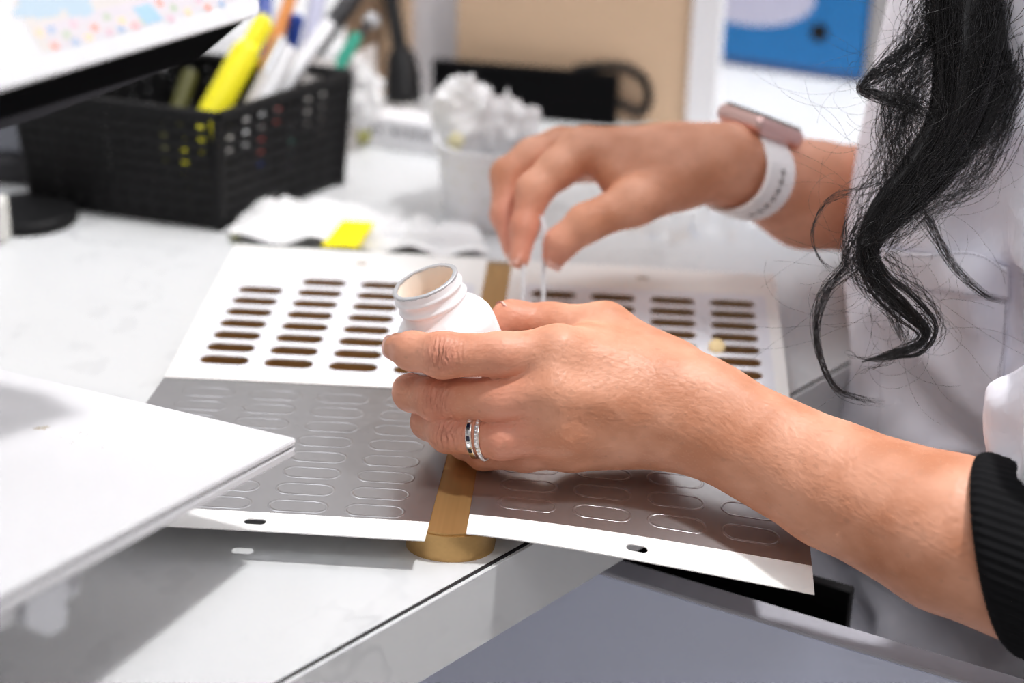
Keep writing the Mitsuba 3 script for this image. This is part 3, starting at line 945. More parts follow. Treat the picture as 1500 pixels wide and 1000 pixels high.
def coat_base(p, sleeves=True):
    o = p - TC
    z = p[:, 2]
    u, v = o @ FR_, o @ LT_
    lowf = np.clip((20 - z) / 130, 0, 1); lowf = lowf * lowf * (3 - 2 * lowf)
    skirt = np.clip((-100 - z) / 350, 0, 1) * .5
    a = 131 + 30 * lowf + 12 * skirt - 26 * np.clip((z - 60) / 260, 0, 1)
    b = 142 + 8 * lowf + 20 * skirt
    d = (np.sqrt((u / a) ** 2 + (v / b) ** 2) - 1) * np.minimum(a, b)
    d = np.maximum(d, np.abs(z + 150) - 500)
    d = clear_of_desk(p, d, 3)
    d = smin(d, seg(p, shoulderL, shoulderR, 62, 62), 45)
    if not sleeves:
        return d
    d = smin(d, seg(p, shoulderL + [70, -50, 0], SLV, 66, 56), 12)
    d = smin(d, seg(p, shoulderR, SRV, 64, 45), 18)
    return d


SLV = at(1684, 612, 702)
SRV = at(1345, 318, 990)
fold_pts = []
for pts, dep, wid in FOLDS:
    q = spline(np.array(pts, float), 14)
    hits = []
    for x, y in q:
        o_, r_ = CAM, unit(AX.T @ np.array([(x - 750) / FPX, (y - 500) / FPX, 1.0]))
        t = 640.0
        for _ in range(60):
            s = coat_base((o_ + r_ * t)[None])[0]
            if s < .3 or t > 1200:
                break
            t += s * .7
        if t < 1100:
            hits.append(o_ + r_ * t)
    if len(hits) > 3:
        fold_pts.append((np.array(hits), dep, wid))


def coat_sdf(p, sleeves=True):
    d = coat_base(p, sleeves)
    for pts, dep, wid in fold_pts:
        dd_ = None
        m = ((p - pts.mean(0)) ** 2).sum(1) < (np.linalg.norm(pts - pts.mean(0), axis=1).max() + 40) ** 2
        pm_ = p[m]
        if not len(pm_):
            continue
        dist = np.full(len(pm_), 1e9)
        for a_, b_ in zip(pts[:-1], pts[1:]):
            dist = np.minimum(dist, seg(pm_, a_, b_, 0, 0))
        e = np.zeros(len(p))
        e[m] = 1.6 * dep * (np.exp(-(dist / (wid * 1.4)) ** 2) - .55 * np.exp(-((dist - 2.8 * wid) / (wid * 1.4)) ** 2))
        d = d + e
    w = meshkit.fbm(p * np.array([.018, .018, .009]), 3, 4) - .5
    d = d + 9 * w
    d = np.maximum(d, -np.maximum(p[:, 2] - 2, (p[:, :2] - E0[:2]) @ en - 2))            # rests above the worktop
    d = np.maximum(d, -(seg(p, SRV, SRV + (SRV - shoulderR) * .8, 39, 36)))
    return d


vC = isosurface(coat_sdf, (20, -330, -640), (560, 330, 430), 4.0, 1)
coat = part(person, 'coat', vC, 'mat_coat', True, 'white short-sleeved lab coat with a chest pocket')
coat_tm = trimesh.Trimesh(*vC, process=False)


def on_coat(px, lift):
    """points lifted off the coat where the view through these pixels meets it"""
    px = np.asarray(px, float)
    r_ = np.stack([(px[:, 0] - 750) / FPX, (px[:, 1] - 500) / FPX, np.ones(len(px))], 1) @ AX
    r_ /= np.linalg.norm(r_, axis=1, keepdims=True)
    t = np.full(len(px), 700.0)
    for _ in range(60):
        t = np.minimum(t + np.clip(coat_sdf(CAM + r_ * t[:, None], False) * .65, -4, 60), 1100)
    q = CAM + r_ * t[:, None]
    g = np.stack([coat_sdf(q + e, False) - coat_sdf(q - e, False) for e in np.eye(3) * 2], 1)
    return q + g / np.linalg.norm(g, axis=1, keepdims=True) * lift


def patch_on_coat(tl, tr, br, bl, n, m, lift):
    u, v = np.meshgrid(np.linspace(0, 1, n), np.linspace(0, 1, m), indexing='ij')
    tl, tr, br, bl = map(np.array, (tl, tr, br, bl))
    px = (1 - u)[..., None] * ((1 - v)[..., None] * tl + v[..., None] * bl) + u[..., None] * ((1 - v)[..., None] * tr + v[..., None] * br)
    return on_coat(px.reshape(-1, 2), lift).reshape(n, m, 3)


P_ = patch_on_coat((1296, 362), (1479, 389), (1466, 668), (1290, 660), 22, 30, 2.8)
part(person, 'chest_pocket', grid_mesh(P_, 2.2, -VIEW), 'mat_coat', True, 'patch pocket with a stitched hem')
P_ = patch_on_coat((1296, 360), (1480, 387), (1477, 438), (1294, 410), 22, 7, 4.3)
part(f'{person}__chest_pocket', 'hem', grid_mesh(P_, 2.4, -VIEW), 'mat_coat', True)
def stitches(line, lift, n):
    q = on_coat(spline(np.array(line, float), n * 2), lift)
    return cat([tube(q[2 * k:2 * k + 2], .22, 5) for k in range(n)])
part(f'{person}__chest_pocket', 'stitching', cat([stitches([(1474, 392), (1461, 666)], 3.3, 60), stitches([(1297, 406), (1475, 434)], 4.5, 40), stitches([(1470, 440), (1457, 666)], 3.0, 50), stitches([(1298, 364), (1476, 391)], 4.5, 40)]), 'mat_thread', False); labels[f'{person}__chest_pocket__stitching'] = {'kind': 'stuff', 'label': 'white stitching'}

# ribbed black sleeve showing below the coat sleeve
axq = unit(Le - Lq)
r0c = at(1432, 797, 706)
ua = unit(shoulderL + [50, -36, 0] - Le)
path = spline([r0c, at(1540, 836, 700), Le + axq * -14 + ua * 1, Le + axq * 2 + ua * 10, Le + ua * 34, Le + ua * 80, Le + ua * 130], 80)
ribs = lambda k, ang: 1 + .009 * np.cos(ang * 60) + .0 * ang
rad = np.interp(np.arange(80), [0, 1.5, 4, 24, 40, 79], [32.2, 34.6, 35.0, 39, 42, 44])
kv_, kf_ = tube(path, rad, 60 * 5, False, ribs)
pdir = unit(AX[1] - axq * (AX[1] @ axq))
rel = kv_.reshape(80, 300, 3) - path[:, None]
fade = np.clip((26 - np.arange(80)) / 22, 0, 1)[:, None]
fade = fade * fade * (3 - 2 * fade)
kv_ = kv_ + ((6 + .50 * (rel @ pdir) - .24 * (rel @ -VIEW)) * fade).reshape(-1, 1) * axq      # the cuff sits askew on the forearm
part(person, 'knit_sleeve', (kv_, kf_), 'mat_knit', True, 'black ribbed knit sleeve')

# trousers and shoes, out of sight below the worktop
def legs(p):
    d = np.full(len(p), 1e3)
    for s in (-1, 1):
        hip = TC + LT_ * 75 * s + [0, 0, -540]
        foot = TC + LT_ * 80 * s + [0, 0, FLOOR + 80]
        d = np.minimum(d, seg(p, hip, foot, 92, 58))
    return np.maximum(d, FLOOR + 60 - p[:, 2])
part(person, 'trousers', isosurface(legs, (130, -220, FLOOR + 30), (470, 240, -430), 9.0, 1), 'mat_trousers', True)
def shoes(p):
    d = np.full(len(p), 1e3)
    for s in (-1, 1):
        foot = TC + LT_ * 80 * s + [0, 0, FLOOR + 38]
        d = np.minimum(d, smin(seg(p, foot, foot + FR_ * 155, 36, 33), seg(p, foot + [0, 0, 40], foot, 50, 40), 10))
    return np.maximum(d, FLOOR + .5 - p[:, 2])
part(person, 'shoes', isosurface(shoes, (90, -220, FLOOR - 20), (450, 240, FLOOR + 130), 7.0, 1), 'mat_black', True)

# ------------------------------------------------------------------ hair
hr = np.random.default_rng(21)


def hair_tube(p, r, sides=3):
    t = np.gradient(p, axis=0); t /= np.linalg.norm(t, axis=1, keepdims=True) + 1e-9
    a = np.cross(t, VIEW + .1 * AX[0]); a /= np.linalg.norm(a, axis=1, keepdims=True) + 1e-9
    b = np.cross(t, a); n = len(p)
    ang = np.arange(sides) * 2 * np.pi / sides
    r = np.broadcast_to(r, (n,))[:, None, None]
    v = (p[:, None] + r * (np.cos(ang)[None, :, None] * a[:, None] + np.sin(ang)[None, :, None] * b[:, None])).reshape(-1, 3)
    i, j = np.meshgrid(np.arange(n - 1), np.arange(sides), indexing='ij')
    q = np.stack([i * sides + j, i * sides + (j + 1) % sides, (i + 1) * sides + (j + 1) % sides, (i + 1) * sides + j], -1).reshape(-1, 4)
    return v, np.vstack([q[:, [0, 1, 2]], q[:, [0, 2, 3]]])


def strands(ctrl, n, steps=44, r=(.16, .10), wave=1.0, sides=3, core=.0, seed=0, fray=0.0, depth_ratio=.5):
    """n hairs along a lock; ctrl rows: pixel x, y, depth, half width in mm"""
    g = np.random.default_rng(seed)
    c = spline([(*at(x, y, d), w) for x, y, d, w in ctrl], steps)
    P0, W = c[:, :3], np.maximum(c[:, 3], .15)
    t = np.gradient(P0, axis=0); t /= np.linalg.norm(t, axis=1, keepdims=True)
    side = np.cross(t, VIEW); side /= np.linalg.norm(side, axis=1, keepdims=True)
    for k in range(1, steps):
        if side[k] @ side[k - 1] < 0:
            side[k] *= -1
    nn = np.cross(side, t)
    ms = []
    s = np.linspace(0, 1, steps)
    for _ in range(n):
        rad, th = math.sqrt(g.random()), g.random() * 2 * np.pi
        a0, b0 = rad * math.cos(th), rad * math.sin(th) * depth_ratio
        tw = g.normal(0, .9) * wave
        ph, fr, am = g.random(2) * 7, 1.5 + 3 * g.random(2), (.10 + .16 * g.random(2)) * wave
        a_ = a0 * np.cos(tw * s) - b0 * np.sin(tw * s) + am[0] * np.sin(fr[0] * s * 6 + ph[0])
        b_ = b0 * np.cos(tw * s) + a0 * .5 * np.sin(tw * s) + am[1] * np.sin(fr[1] * s * 6 + ph[1]) * depth_ratio
        off = (a_ * W)[:, None] * side + (b_ * W)[:, None] * nn
        if fray:
            e = np.cumsum(g.normal(0, 1, (steps, 3)), 0); e = np.cumsum(e, 0)
            off = off + e / (np.abs(e).max() + 1e-6) * fray * g.random() * (s ** 1.5)[:, None] * 30
        q = P0 + off
        i0, i1 = 0, steps
        if g.random() < .55:
            i1 = int(steps * (.62 + .38 * g.random()))
        q = q[i0:i1]
        if len(q) < 6:
            continue
        rr = np.linspace(r[0], r[1], len(q)) * (.7 + .6 * g.random())
        rr = rr * np.clip((len(q) - 1 - np.arange(len(q))) / 6, .25, 1)
        ms.append(hair_tube(q, rr, sides))
    return cat(ms)


def core(ctrl, steps=50, ratio=.45, shrink=.62):
    c = spline([(*at(x, y, d), w) for x, y, d, w in ctrl], steps)
    P0, W = c[:, :3], np.maximum(c[:, 3], .1) * shrink
    t = np.gradient(P0, axis=0); t /= np.linalg.norm(t, axis=1, keepdims=True)
    side = np.cross(t, VIEW); side /= np.linalg.norm(side, axis=1, keepdims=True)
    for k in range(1, steps):
        if side[k] @ side[k - 1] < 0:
            side[k] *= -1
    nn = np.cross(side, t)
    a = np.arange(14) * 2 * np.pi / 14
    V = P0[:, None] + (W[:, None] * np.cos(a))[..., None] * side[:, None] + (W[:, None] * np.sin(a) * ratio)[..., None] * nn[:, None]
    i, j = np.meshgrid(np.arange(steps - 1), np.arange(14), indexing='ij')
    q = np.stack([i * 14 + j, i * 14 + (j + 1) % 14, (i + 1) * 14 + (j + 1) % 14, (i + 1) * 14 + j], -1).reshape(-1, 4)
    return V.reshape(-1, 3), q


MAIN = [(1560, -620, 800, 22), (1520, -380, 785, 28), (1470, -160, 778, 31), (1425, 0, 775, 31), (1418, 90, 772, 27), (1395, 180, 770, 20), (1345, 255, 770, 16), (1293, 315, 770, 12), (1268, 362, 769, 8),
        (1284, 412, 768, 8), (1326, 452, 767, 8), (1356, 484, 767, 5.6), (1343, 506, 767, 4.0), (1308, 516, 767, 2.6), (1278, 525, 768, 1.3), (1262, 530, 768, .5)]
def clumps(ctrl, n, per, steps, seed):
    g = np.random.default_rng(seed)
    out = []
    c = np.array(ctrl, float)
    for k in range(n):
        rad, th = math.sqrt(g.random()) * .8, g.random() * 2 * np.pi
        ph = g.random() * 7
        q = c.copy()
        s_ = np.linspace(0, 1, len(c))
        a_ = rad * np.cos(th + 1.3 * s_ * g.normal()) + .16 * np.sin(ph + 9 * s_)
        t = np.gradient(c[:, :2], axis=0); t /= np.linalg.norm(t, axis=1, keepdims=True)
        nrm = np.stack([-t[:, 1], t[:, 0]], 1)
        q[:, :2] += nrm * (a_ * c[:, 3] * FPX / c[:, 2])[:, None]
        q[:, 2] += rad * np.sin(th) * c[:, 3] * .5
        q[:, 3] = c[:, 3] * (.10 + .11 * g.random()) + .22
        e = len(c) - int(g.integers(0, 3)) if k < n * .42 else 8 + int(g.integers(0, 3))
        out.append(strands(q[:e], per, steps, (.17, .09), .8, seed=seed * 100 + k))
    return out


part(person, 'hair_lock', cat([core(MAIN[:9], 60, .36, .56)] + clumps(MAIN, 26, 26, 80, 1)), 'mat_hair', True)
LEFTV = [(1520, -300, 790, 12), (1450, -120, 782, 12), (1400, -10, 778, 10), (1362, 45, 776, 6.5), (1318, 84, 774, 4.5), (1276, 116, 773, 2.6), (1262, 131, 772, 1.6), (1284, 139, 771, 2.6), (1328, 152, 770, 3.4), (1372, 172, 769, 4.2), (1410, 190, 768, 4)]
part(person, 'hair_lock', strands([(x, y, d, w * 1.35) for x, y, d, w in LEFTV], 85, 70, (.18, .10), 1.7, seed=2), 'mat_hair', True)
OTHERS = [
    ([(1440, -150, 780, 10), (1385, -10, 776, 9), (1345, 60, 774, 7), (1318, 120, 773, 5), (1306, 180, 772, 4.5), (1306, 230, 771, 4.5), (1296, 290, 770, 5), (1275, 340, 769, 4)], 110, 3),
    ([(1470, -120, 776, 9), (1440, 20, 773, 8), (1385, 90, 771, 6), (1335, 140, 770, 4.5), (1318, 200, 769, 3.2), (1334, 270, 768, 2.6), (1362, 330, 768, 2.2), (1392, 385, 768, 1.6), (1440, 430, 768, .9), (1472, 444, 769, .5)], 55, 4),
    ([(1360, 240, 772, 8), (1300, 262, 772, 5), (1240, 278, 773, 2.0), (1205, 302, 774, 1.0), (1189, 340, 774, .6), (1199, 378, 774, .7), (1228, 402, 774, .9)], 14, 5),
    ([(1275, 340, 770, 6), (1246, 385, 772, 3), (1212, 424, 773, 1.8), (1197, 470, 774, 1.3), (1200, 520, 774, 1.0), (1222, 564, 774, 1.0), (1252, 582, 774, 1.2), (1296, 592, 775, 1.6)], 46, 6),
    ([(1290, 330, 768, 6), (1262, 372, 768, 5), (1270, 412, 767, 3.2), (1300, 446, 766, 2.4), (1318, 480, 766, 1.6), (1330, 508, 766, .8)], 60, 7),
    ([(1560, -60, 770, 10), (1530, 60, 772, 8), (1500, 130, 772, 5), (1462, 205, 772, 5), (1420, 262, 771, 6), (1372, 300, 771, 5), (1322, 340, 770, 4), (1292, 372, 769, 3)], 130, 8),
    ([(1480, -100, 772, 16), (1440, 30, 769, 18), (1400, 130, 768, 16), (1360, 220, 768, 11), (1310, 300, 768, 6), (1280, 350, 768, 4)], 150, 9),
    ([(1335, 110, 772, 6), (1312, 185, 771, 6), (1300, 240, 771, 5), (1272, 295, 770, 4), (1246, 345, 770, 3), (1240, 388, 770, 2.5), (1258, 424, 769, 2)], 46, 11),
    ([(1345, 462, 766, 3), (1364, 490, 766, 2.2), (1340, 510, 766, 1.8), (1300, 522, 767, 1.5), (1262, 521, 768, 1.6), (1238, 512, 768, 1.2)], 16, 12),
    ([(1330, 450, 766, 3), (1344, 486, 766, 2.2), (1318, 512, 766, 1.8), (1284, 532, 767, 1.5), (1252, 545, 768, 1.4)], 14, 13),
    ([(1300, 372, 766, 3), (1336, 412, 766, 2.4), (1368, 452, 766, 1.8), (1378, 482, 766, 1.6), (1362, 516, 766, 1.6)], 16, 14),
    ([(1420, -60, 775, 5), (1396, 20, 774, 4), (1345, 110, 773, 3.5), (1330, 160, 772, 3), (1352, 200, 771, 4), (1390, 240, 770, 4)], 40, 10)]
for c, n, s in OTHERS:
    part(person, 'hair_lock', strands([(x, y, d, w * 1.5 + .3) for x, y, d, w in c], int(n * .7), 60, (.16, .09), 1.8, seed=s), 'mat_hair', True)
fly = []
for k in range(150):
    y0 = 40 + 460 * hr.random()
    x0 = np.interp(y0, [0, 180, 320, 380, 500], [1370, 1330, 1275, 1265, 1345]) + hr.normal(0, 22)
    d0 = 768 + hr.normal(0, 5)
    ang = hr.random() * 2 * np.pi; cur = hr.normal(0, .16); L = 5 + 10 * hr.random()
    pts = []; x, y = x0, y0
    n = 12 + int(10 * hr.random())
    for q in range(n):
        pts.append(at(x, y, d0 + q * hr.normal(0, .3)))
        x += math.cos(ang) * L; y += math.sin(ang) * L * .9 + 1.2
        ang += cur + hr.normal(0, .06)
    fly.append(hair_tube(spline(pts, 26), .055))
part(person, 'stray_hair', cat(fly), 'mat_hair', True, 'loose stray hairs')
# hair on the head and down the back, above the frame
def cap(p):
    q = p - HEAD
    up = unit(np.array([0, 0, 1.0]) - FACE * FACE[2]); sd = np.cross(FACE, up)
    d = (np.sqrt(((q @ FACE + 12) / 104) ** 2 + ((q @ up - 12) / 122) ** 2 + ((q @ sd) / 88) ** 2) - 1) * 88
    d = np.maximum(d, (q @ FACE) - 42 + .25 * (q @ up))
    d = np.maximum(d, -(q @ up) - 60 + .5 * (q @ FACE))
    d = smin(d, seg(p, HEAD - FACE * 60 - up * 20, HEAD - FACE * 70 - [0, 0, 260], 70, 60), 30)
    return d + 5 * (meshkit.fbm(p * .05, 3, 8) - .5)
part(person, 'hair', isosurface(cap, HEAD - [160, 180, 420], HEAD + [220, 180, 180], 6.0, 1), 'mat_hair', True)

# ------------------------------------------------------------------ rings on the near hand
c_r, axr = LJ['ring'][1][0], unit(LJ['ring'][1][0] - LJ['ring'][2][0])
def ring(name, label, px, r, w, prof):
    k = thing(name, label, 'ring', None)
    s = LJ['ring'][2][0]
    # point of the finger axis seen at this pixel column
    best = min(np.linspace(-.3, 1.3, 161), key=lambda t: abs((lambda q: 750 + FPX * ((q - CAM) @ AX[0]) / ((q - CAM) @ AX[2]))(s + (c_r - s) * t) - px))
    return k, s + (c_r - s) * best
tilt = unit(axr + AX[1] * -.14)
k, o = ring('wedding_ring', 'silver ring with square dark and clear stones, nearer the fingertips', 697, 8.6, 2.4, None)
Mr = frame(tilt, -VIEW)
part(k, 'band', moved(lathe([(8.35, -1.25), (9.1, -1.25), (9.35, -.95), (9.35, .95), (9.1, 1.25), (8.35, 1.25), (8.35, -1.25)], 72), Mr, o), 'mat_silver', 40)
for q in range(7):
    a = (q - 3) * .29 - .22
    d = np.array([math.cos(a), math.sin(a), 0])
    part(k, 'stone', moved(moved(bx((-.45, -1.05, -.75), (.35, 1.05, .75), .25), np.stack([d, np.cross([0, 0, 1], d), [0, 0, 1]], 1), d * 9.3), Mr, o), 'mat_sapphire' if q % 2 == 0 else 'mat_diamond', False, 'dark square stone' if q % 2 == 0 else 'clear square stone')
k, o = ring('eternity_ring', 'thin silver ring paved with tiny clear stones, nearer the knuckles', 709, 8.7, 2.0, None)
part(k, 'band', moved(lathe([(8.5, -.95), (9.0, -.95), (9.2, -.7), (9.2, .7), (9.0, .95), (8.5, .95), (8.5, -.95)], 72), Mr, o), 'mat_silver', 40)
for q in range(34):
    a = q * 2 * np.pi / 34
    d = np.array([math.cos(a), math.sin(a), 0])
    s = trimesh.creation.icosphere(1, .74)
    part(k, 'stone', moved(moved(s, None, d * 9.2), Mr, o), 'mat_diamond', False)

# ------------------------------------------------------------------ watch on the far wrist
wc = at(1086, 252, 924)
wx = unit(Rm - Rw)                                        # along the arm
wup = unit(-AX[1] * .9 + AX[0] * .16 - VIEW * .25); wup = unit(wup - wx * (wup @ wx)); wsd = np.cross(wx, wup)
wx2 = wx
wup2 = unit(wup - wx2 * (wup @ wx2)); wsd2 = np.cross(wx2, wup2)
Mw = np.stack([wsd2, wx2, wup2], 1)
watch = thing('wristwatch', 'rose gold smartwatch with a white sport band on the far wrist', 'watch')
ra_, rb_ = 28.5, 20.5
ang = np.linspace(0, 2 * np.pi, 90)
prof = [(-9.6, 0), (-9.6, 1.2), (-8.8, 2.2), (8.8, 2.2), (9.6, 1.2), (9.6, 0)]
V = np.array([[np.array([(ra_ + h) * math.cos(a), y * (1 - .12 * (1 - math.sin(a)) / 2), (rb_ + h) * math.sin(a)]) for y, h in prof + [prof[0]]] for a in ang])
part(watch, 'band', moved(grid_mesh(V), Mw, wc), 'mat_silicone', 35, 'white band with a row of holes')
body_ = rbox((-18, -16, rb_ - .5), (18, 17, rb_ + 9.0), 4.2)
part(watch, 'case', moved(body_, Mw, wc), 'mat_rose_gold', 40)
part(watch, 'screen', moved(rbox((-15.5, -13.5, rb_ + 6.5), (15.5, 14.5, rb_ + 10.0), 1.7), Mw, wc), 'mat_watch_glass', 40)
part(watch, 'crown', moved(moved(lathe([(0, 0), (3, 0), (3.2, .5), (3.2, 2), (2.8, 2.5), (0, 2.5)], 20), frame((0, 1, 0)), (6, 16.5, rb_ + 4.5)), Mw, wc), 'mat_rose_gold', 40)
for q in range(7):
    a = math.radians(18 - 11.5 * q)
    for sgn in (1, -1):
        a2 = a if sgn == 1 else np.pi - a
        n_ = unit([math.cos(a2) / ra_, 0, math.sin(a2) / rb_])
        o_ = np.array([(ra_ + 2.1) * math.cos(a2), 0, (rb_ + 2.1) * math.sin(a2)])
        part(f'{watch}__band', 'hole', moved(moved(moved(lathe([(0, 0), (1.5, 0), (1.5, .18), (0, .22)], 16), np.diag([1.0, 1.35, 1])), frame(n_, (0, 1, 0)), o_), Mw, wc), 'mat_silicone_hole', False)

# ------------------------------------------------------------------ clear tweezers in the far hand
tz = thing('tweezers', 'clear plastic tweezers held upright between finger and thumb of the far hand', 'tweezers')
def prong(p0, p1, p2, w, t):
    c = spline([p0, p1, p2], 16)
    return cat([rod for rod in [tube(c, np.linspace(t, t * .8, 16), 8)]])
part(tz, 'prong', prong(at(797, 338, 889), at(796, 400, 887), at(796, 470, 885), 1, 1.15), 'mat_clear_solid', 40)
part(tz, 'prong', prong(at(768, 352, 887), at(766, 405, 886), at(765, 472, 885), 1, 1.0), 'mat_clear_solid', 40)
part(tz, 'bow', tube(spline([at(797, 338, 889), at(794, 322, 891), at(783, 314, 892), at(772, 330, 889), at(768, 352, 887)], 20), 1.1, 8), 'mat_clear_solid', 40)

# ------------------------------------------------------------------ black woven basket of pens
bk = thing('pen_basket', 'black woven plastic basket full of pens behind the packing tray', 'basket')
BF, BR, BL = atz(322, 337), atz(497, 270), atz(54, 300)
BB = BL + BR - BF
cen = (BL + BR) / 2
HB = 68.0
def wall_straps(p, q, vw=3.6, hw=.040):
    """one woven wall over the table points p, q: straps of its own"""
    p, q = p + [0, 0, 1.5], q + [0, 0, 1.5]
    up = np.array([0, 0, HB]); op = unit(((p + q) / 2 - cen) * [1, 1, 0]) * 5
    P = lambda u, v, o=0.0: p + (q - p) * u + up * v + op * (v - .0) + unit(op) * o
    L = np.linalg.norm(q - p)
    nv = int(L / 11.5)
    ms = []
    for k in range(nv + 1):
        u = k / nv; w = vw / L
        ms.append(trimesh.convex.convex_hull(np.array([P(min(max(u + s * w, 0), 1), v, o) for s in (-1, 1) for v in (0, 1) for o in (-.8, .3)])))
    hs = []
    for k in range(9):
        v = (k + .5) / 9
        hs.append(trimesh.convex.convex_hull(np.array([P(u, v + s * hw, o) for u in (0, 1) for s in (-1, 1) for o in (.1, 1.3)])))
    return ms, hs
part(bk, 'bottom', trimesh.convex.convex_hull(np.array([c + [0, 0, z] for c in (BF, BR, BB, BL) for z in (.2, 2)])), 'mat_black', False)
for p, q in ((BL, BF), (BF, BR), (BR, BB), (BB, BL)):
    ms, hs = wall_straps(p, q, *((3.6, .040) if p is BL or p is BF else (4.9, .050)))
    w = part(bk, 'woven_wall', cat(hs), 'mat_black', False)
    part(w, 'upright', cat(ms), 'mat_black', False)
rimp = [c + unit((c - cen) * [1, 1, 0]) * 7 + [0, 0, HB + 1] for c in (BF, BR, BB, BL, BF)]
for c_ in (BF, BR, BB, BL):
    o_ = unit((c_ - cen) * [1, 1, 0]) * 6
    part(bk, 'corner_post', tube(np.linspace(c_ + [0, 0, 1], c_ + o_ + [0, 0, HB], 4), 3.4, 10), 'mat_black', 40)
part(bk, 'rim', cat([tube(np.linspace(a, b, 3), 3.0, 10) for a, b in zip(rimp[:-1], rimp[1:])]), 'mat_black', 40)


def pen(name, label, lo, hi, r, m, down=40, cat_='pen', group=None, cap=None, tip=True):
    """a pen through two points, running on down into the basket"""
    lo, hi = np.asarray(lo), np.asarray(hi)
    t = unit(hi - lo)
    if t[2] > .05:
        down = min(down, (lo[2] - 6) / t[2])
    b = lo - t * max(down, 4)
    L = np.linalg.norm(hi - b)
    k = thing(name, label, cat_, group or 'pens in the black basket')
    F = frame(t)
    prof = [(0, 0), (r * .25, 0), (r * .5, r * 1.5), (r, r * 3.2), (r, L - r * .5), (r * .7, L), (0, L)]
    part(k, 'barrel', moved(lathe(prof, 20), F, b), m, 40)
    if cap:
        mm, f0, f1, rc = cap
        part(k, 'cap', moved(lathe([(0, L * f0), (r * rc, L * f0), (r * rc, L * f1 - r * .4), (r * rc * .7, L * f1), (0, L * f1)], 20), F, b), mm, 40)
        part(k, 'clip', moved(bx((r * rc * .95, -1.2, L * f0 + 2), (r * rc + 1.6, 1.2, L * f1 - 3), .3), F, b), mm, False)
    return k


G = None
pen('highlighter', 'fat yellow highlighter leaning out of the front corner of the black basket', at(310, 168, 1076), at(366, 66, 1084), 8.6, 'mat_yellow_pen', 42, 'highlighter', cap=('mat_yellow_pen', .93, 1.22, .62))
pen('highlighter', 'dull yellow highlighter low in the black basket beside the dark opening', at(264, 150, 1096), at(280, 104, 1102), 5, 'mat_dim_olive', 50, 'highlighter')
pen('pen', 'slim grey pen with a shiny chrome end beside the fat yellow highlighter', at(364, 158, 1076), at(402, 82, 1082), 3.4, 'mat_pale_grey', 40, cap=('mat_chrome', .84, 1.16, 1.12))
pen('pen', 'thick white pen to the right of the slim grey pen', at(388, 148, 1078), at(426, 70, 1084), 5.2, 'mat_white_plastic', 40)
pen('pen', 'orange pen sticking up behind the white panel corner', at(402, 62, 1108), at(436, -30, 1122), 4.0, 'mat_orange', 30)
pen('pen', 'royal blue pen with a round cap end behind the chrome pen', at(425, 70, 1120), at(436, 22, 1112), 4.6, 'mat_royal', 60)
pen('pen', 'white pen with a ribbed grip next to the black marker', at(434, 102, 1098), at(484, 32, 1106), 4.6, 'mat_white_gloss', 60)
pen('marker', 'thick black marker leaning to the upper right out of the basket', at(480, 46, 1136), at(535, -30, 1149), 6.2, 'mat_black_gloss', 40, 'marker')
pen('pen', 'green and navy pen near the right corner of the basket', at(492, 105, 1118), at(524, 50, 1124), 4.0, 'mat_green', 60, cap=('mat_navy', .30, .66, 1.25))
pen('pen', 'dark pen with a shiny ball end leaning far right', at(515, 70, 1128), at(546, 26, 1134), 2.4, 'mat_charcoal', 60, cap=('mat_chrome', .95, 1.03, 1.9))
pen('pen', 'short red pen end just above the rim of the basket', at(412, 150, 1096), at(420, 132, 1098), 3.0, 'mat_red', 45)
pen('pen', 'royal blue pen standing furthest back in the basket', at(386, 60, 1140), at(388, -10, 1150), 5, 'mat_royal', 90)
pen('pen', 'pale lilac pen standing behind the orange pen', at(455, 60, 1140), at(470, -30, 1150), 5.4, 'mat_lavender', 90)
er = at(466, 112, 1106)
solo('eraser', moved(bx((-9.5, -3, -34), (9.5, 3, 11), 1), frame(unit(-AX[1] + AX[0] * .12), AX[0]), er), 'mat_pale_grey', 'pale grey flat eraser block upright by the right rim of the basket', 'eraser', False)

# ------------------------------------------------------------------ things on the far left of the worktop
c = atz(42, 322)
solo('black_disc', moved(lathe([(0, 0.1), (27, 0.1), (28, 1), (28, 6), (26.5, 7.5), (0, 8)], 48), None, c), 'mat_black', 'round black disc lying on the worktop beside the basket', 'disc', 40)
c = atz(-8, 352)
solo('beige_block', rbox(c + [-14, -6, .2], c + [8, 8, 25], 3), 'mat_off_white', 'small beige block at the left edge in front of the black disc', 'block', 40)
c = atz(10, 268)
gb = thing('grey_box', 'grey plastic box behind the black disc under the tilted panel', 'box')
part(gb, 'body', bx(c + [-90, 0, 18], c + [16, 60, 78], 3), 'mat_grey_plastic', False)
part(gb, 'base', bx(c + [-92, -4, .2], c + [18, 62, 17.5], 3), 'mat_charcoal', False)
sv = atz(507, 225)
solo('grey_sheet', moved(bx((-.7, -18, .2), (.7, 40, 62), .2), rotz(math.radians(-20)), sv), 'mat_pale_grey', 'thin grey sheet standing against the right side of the basket', 'sheet', False)

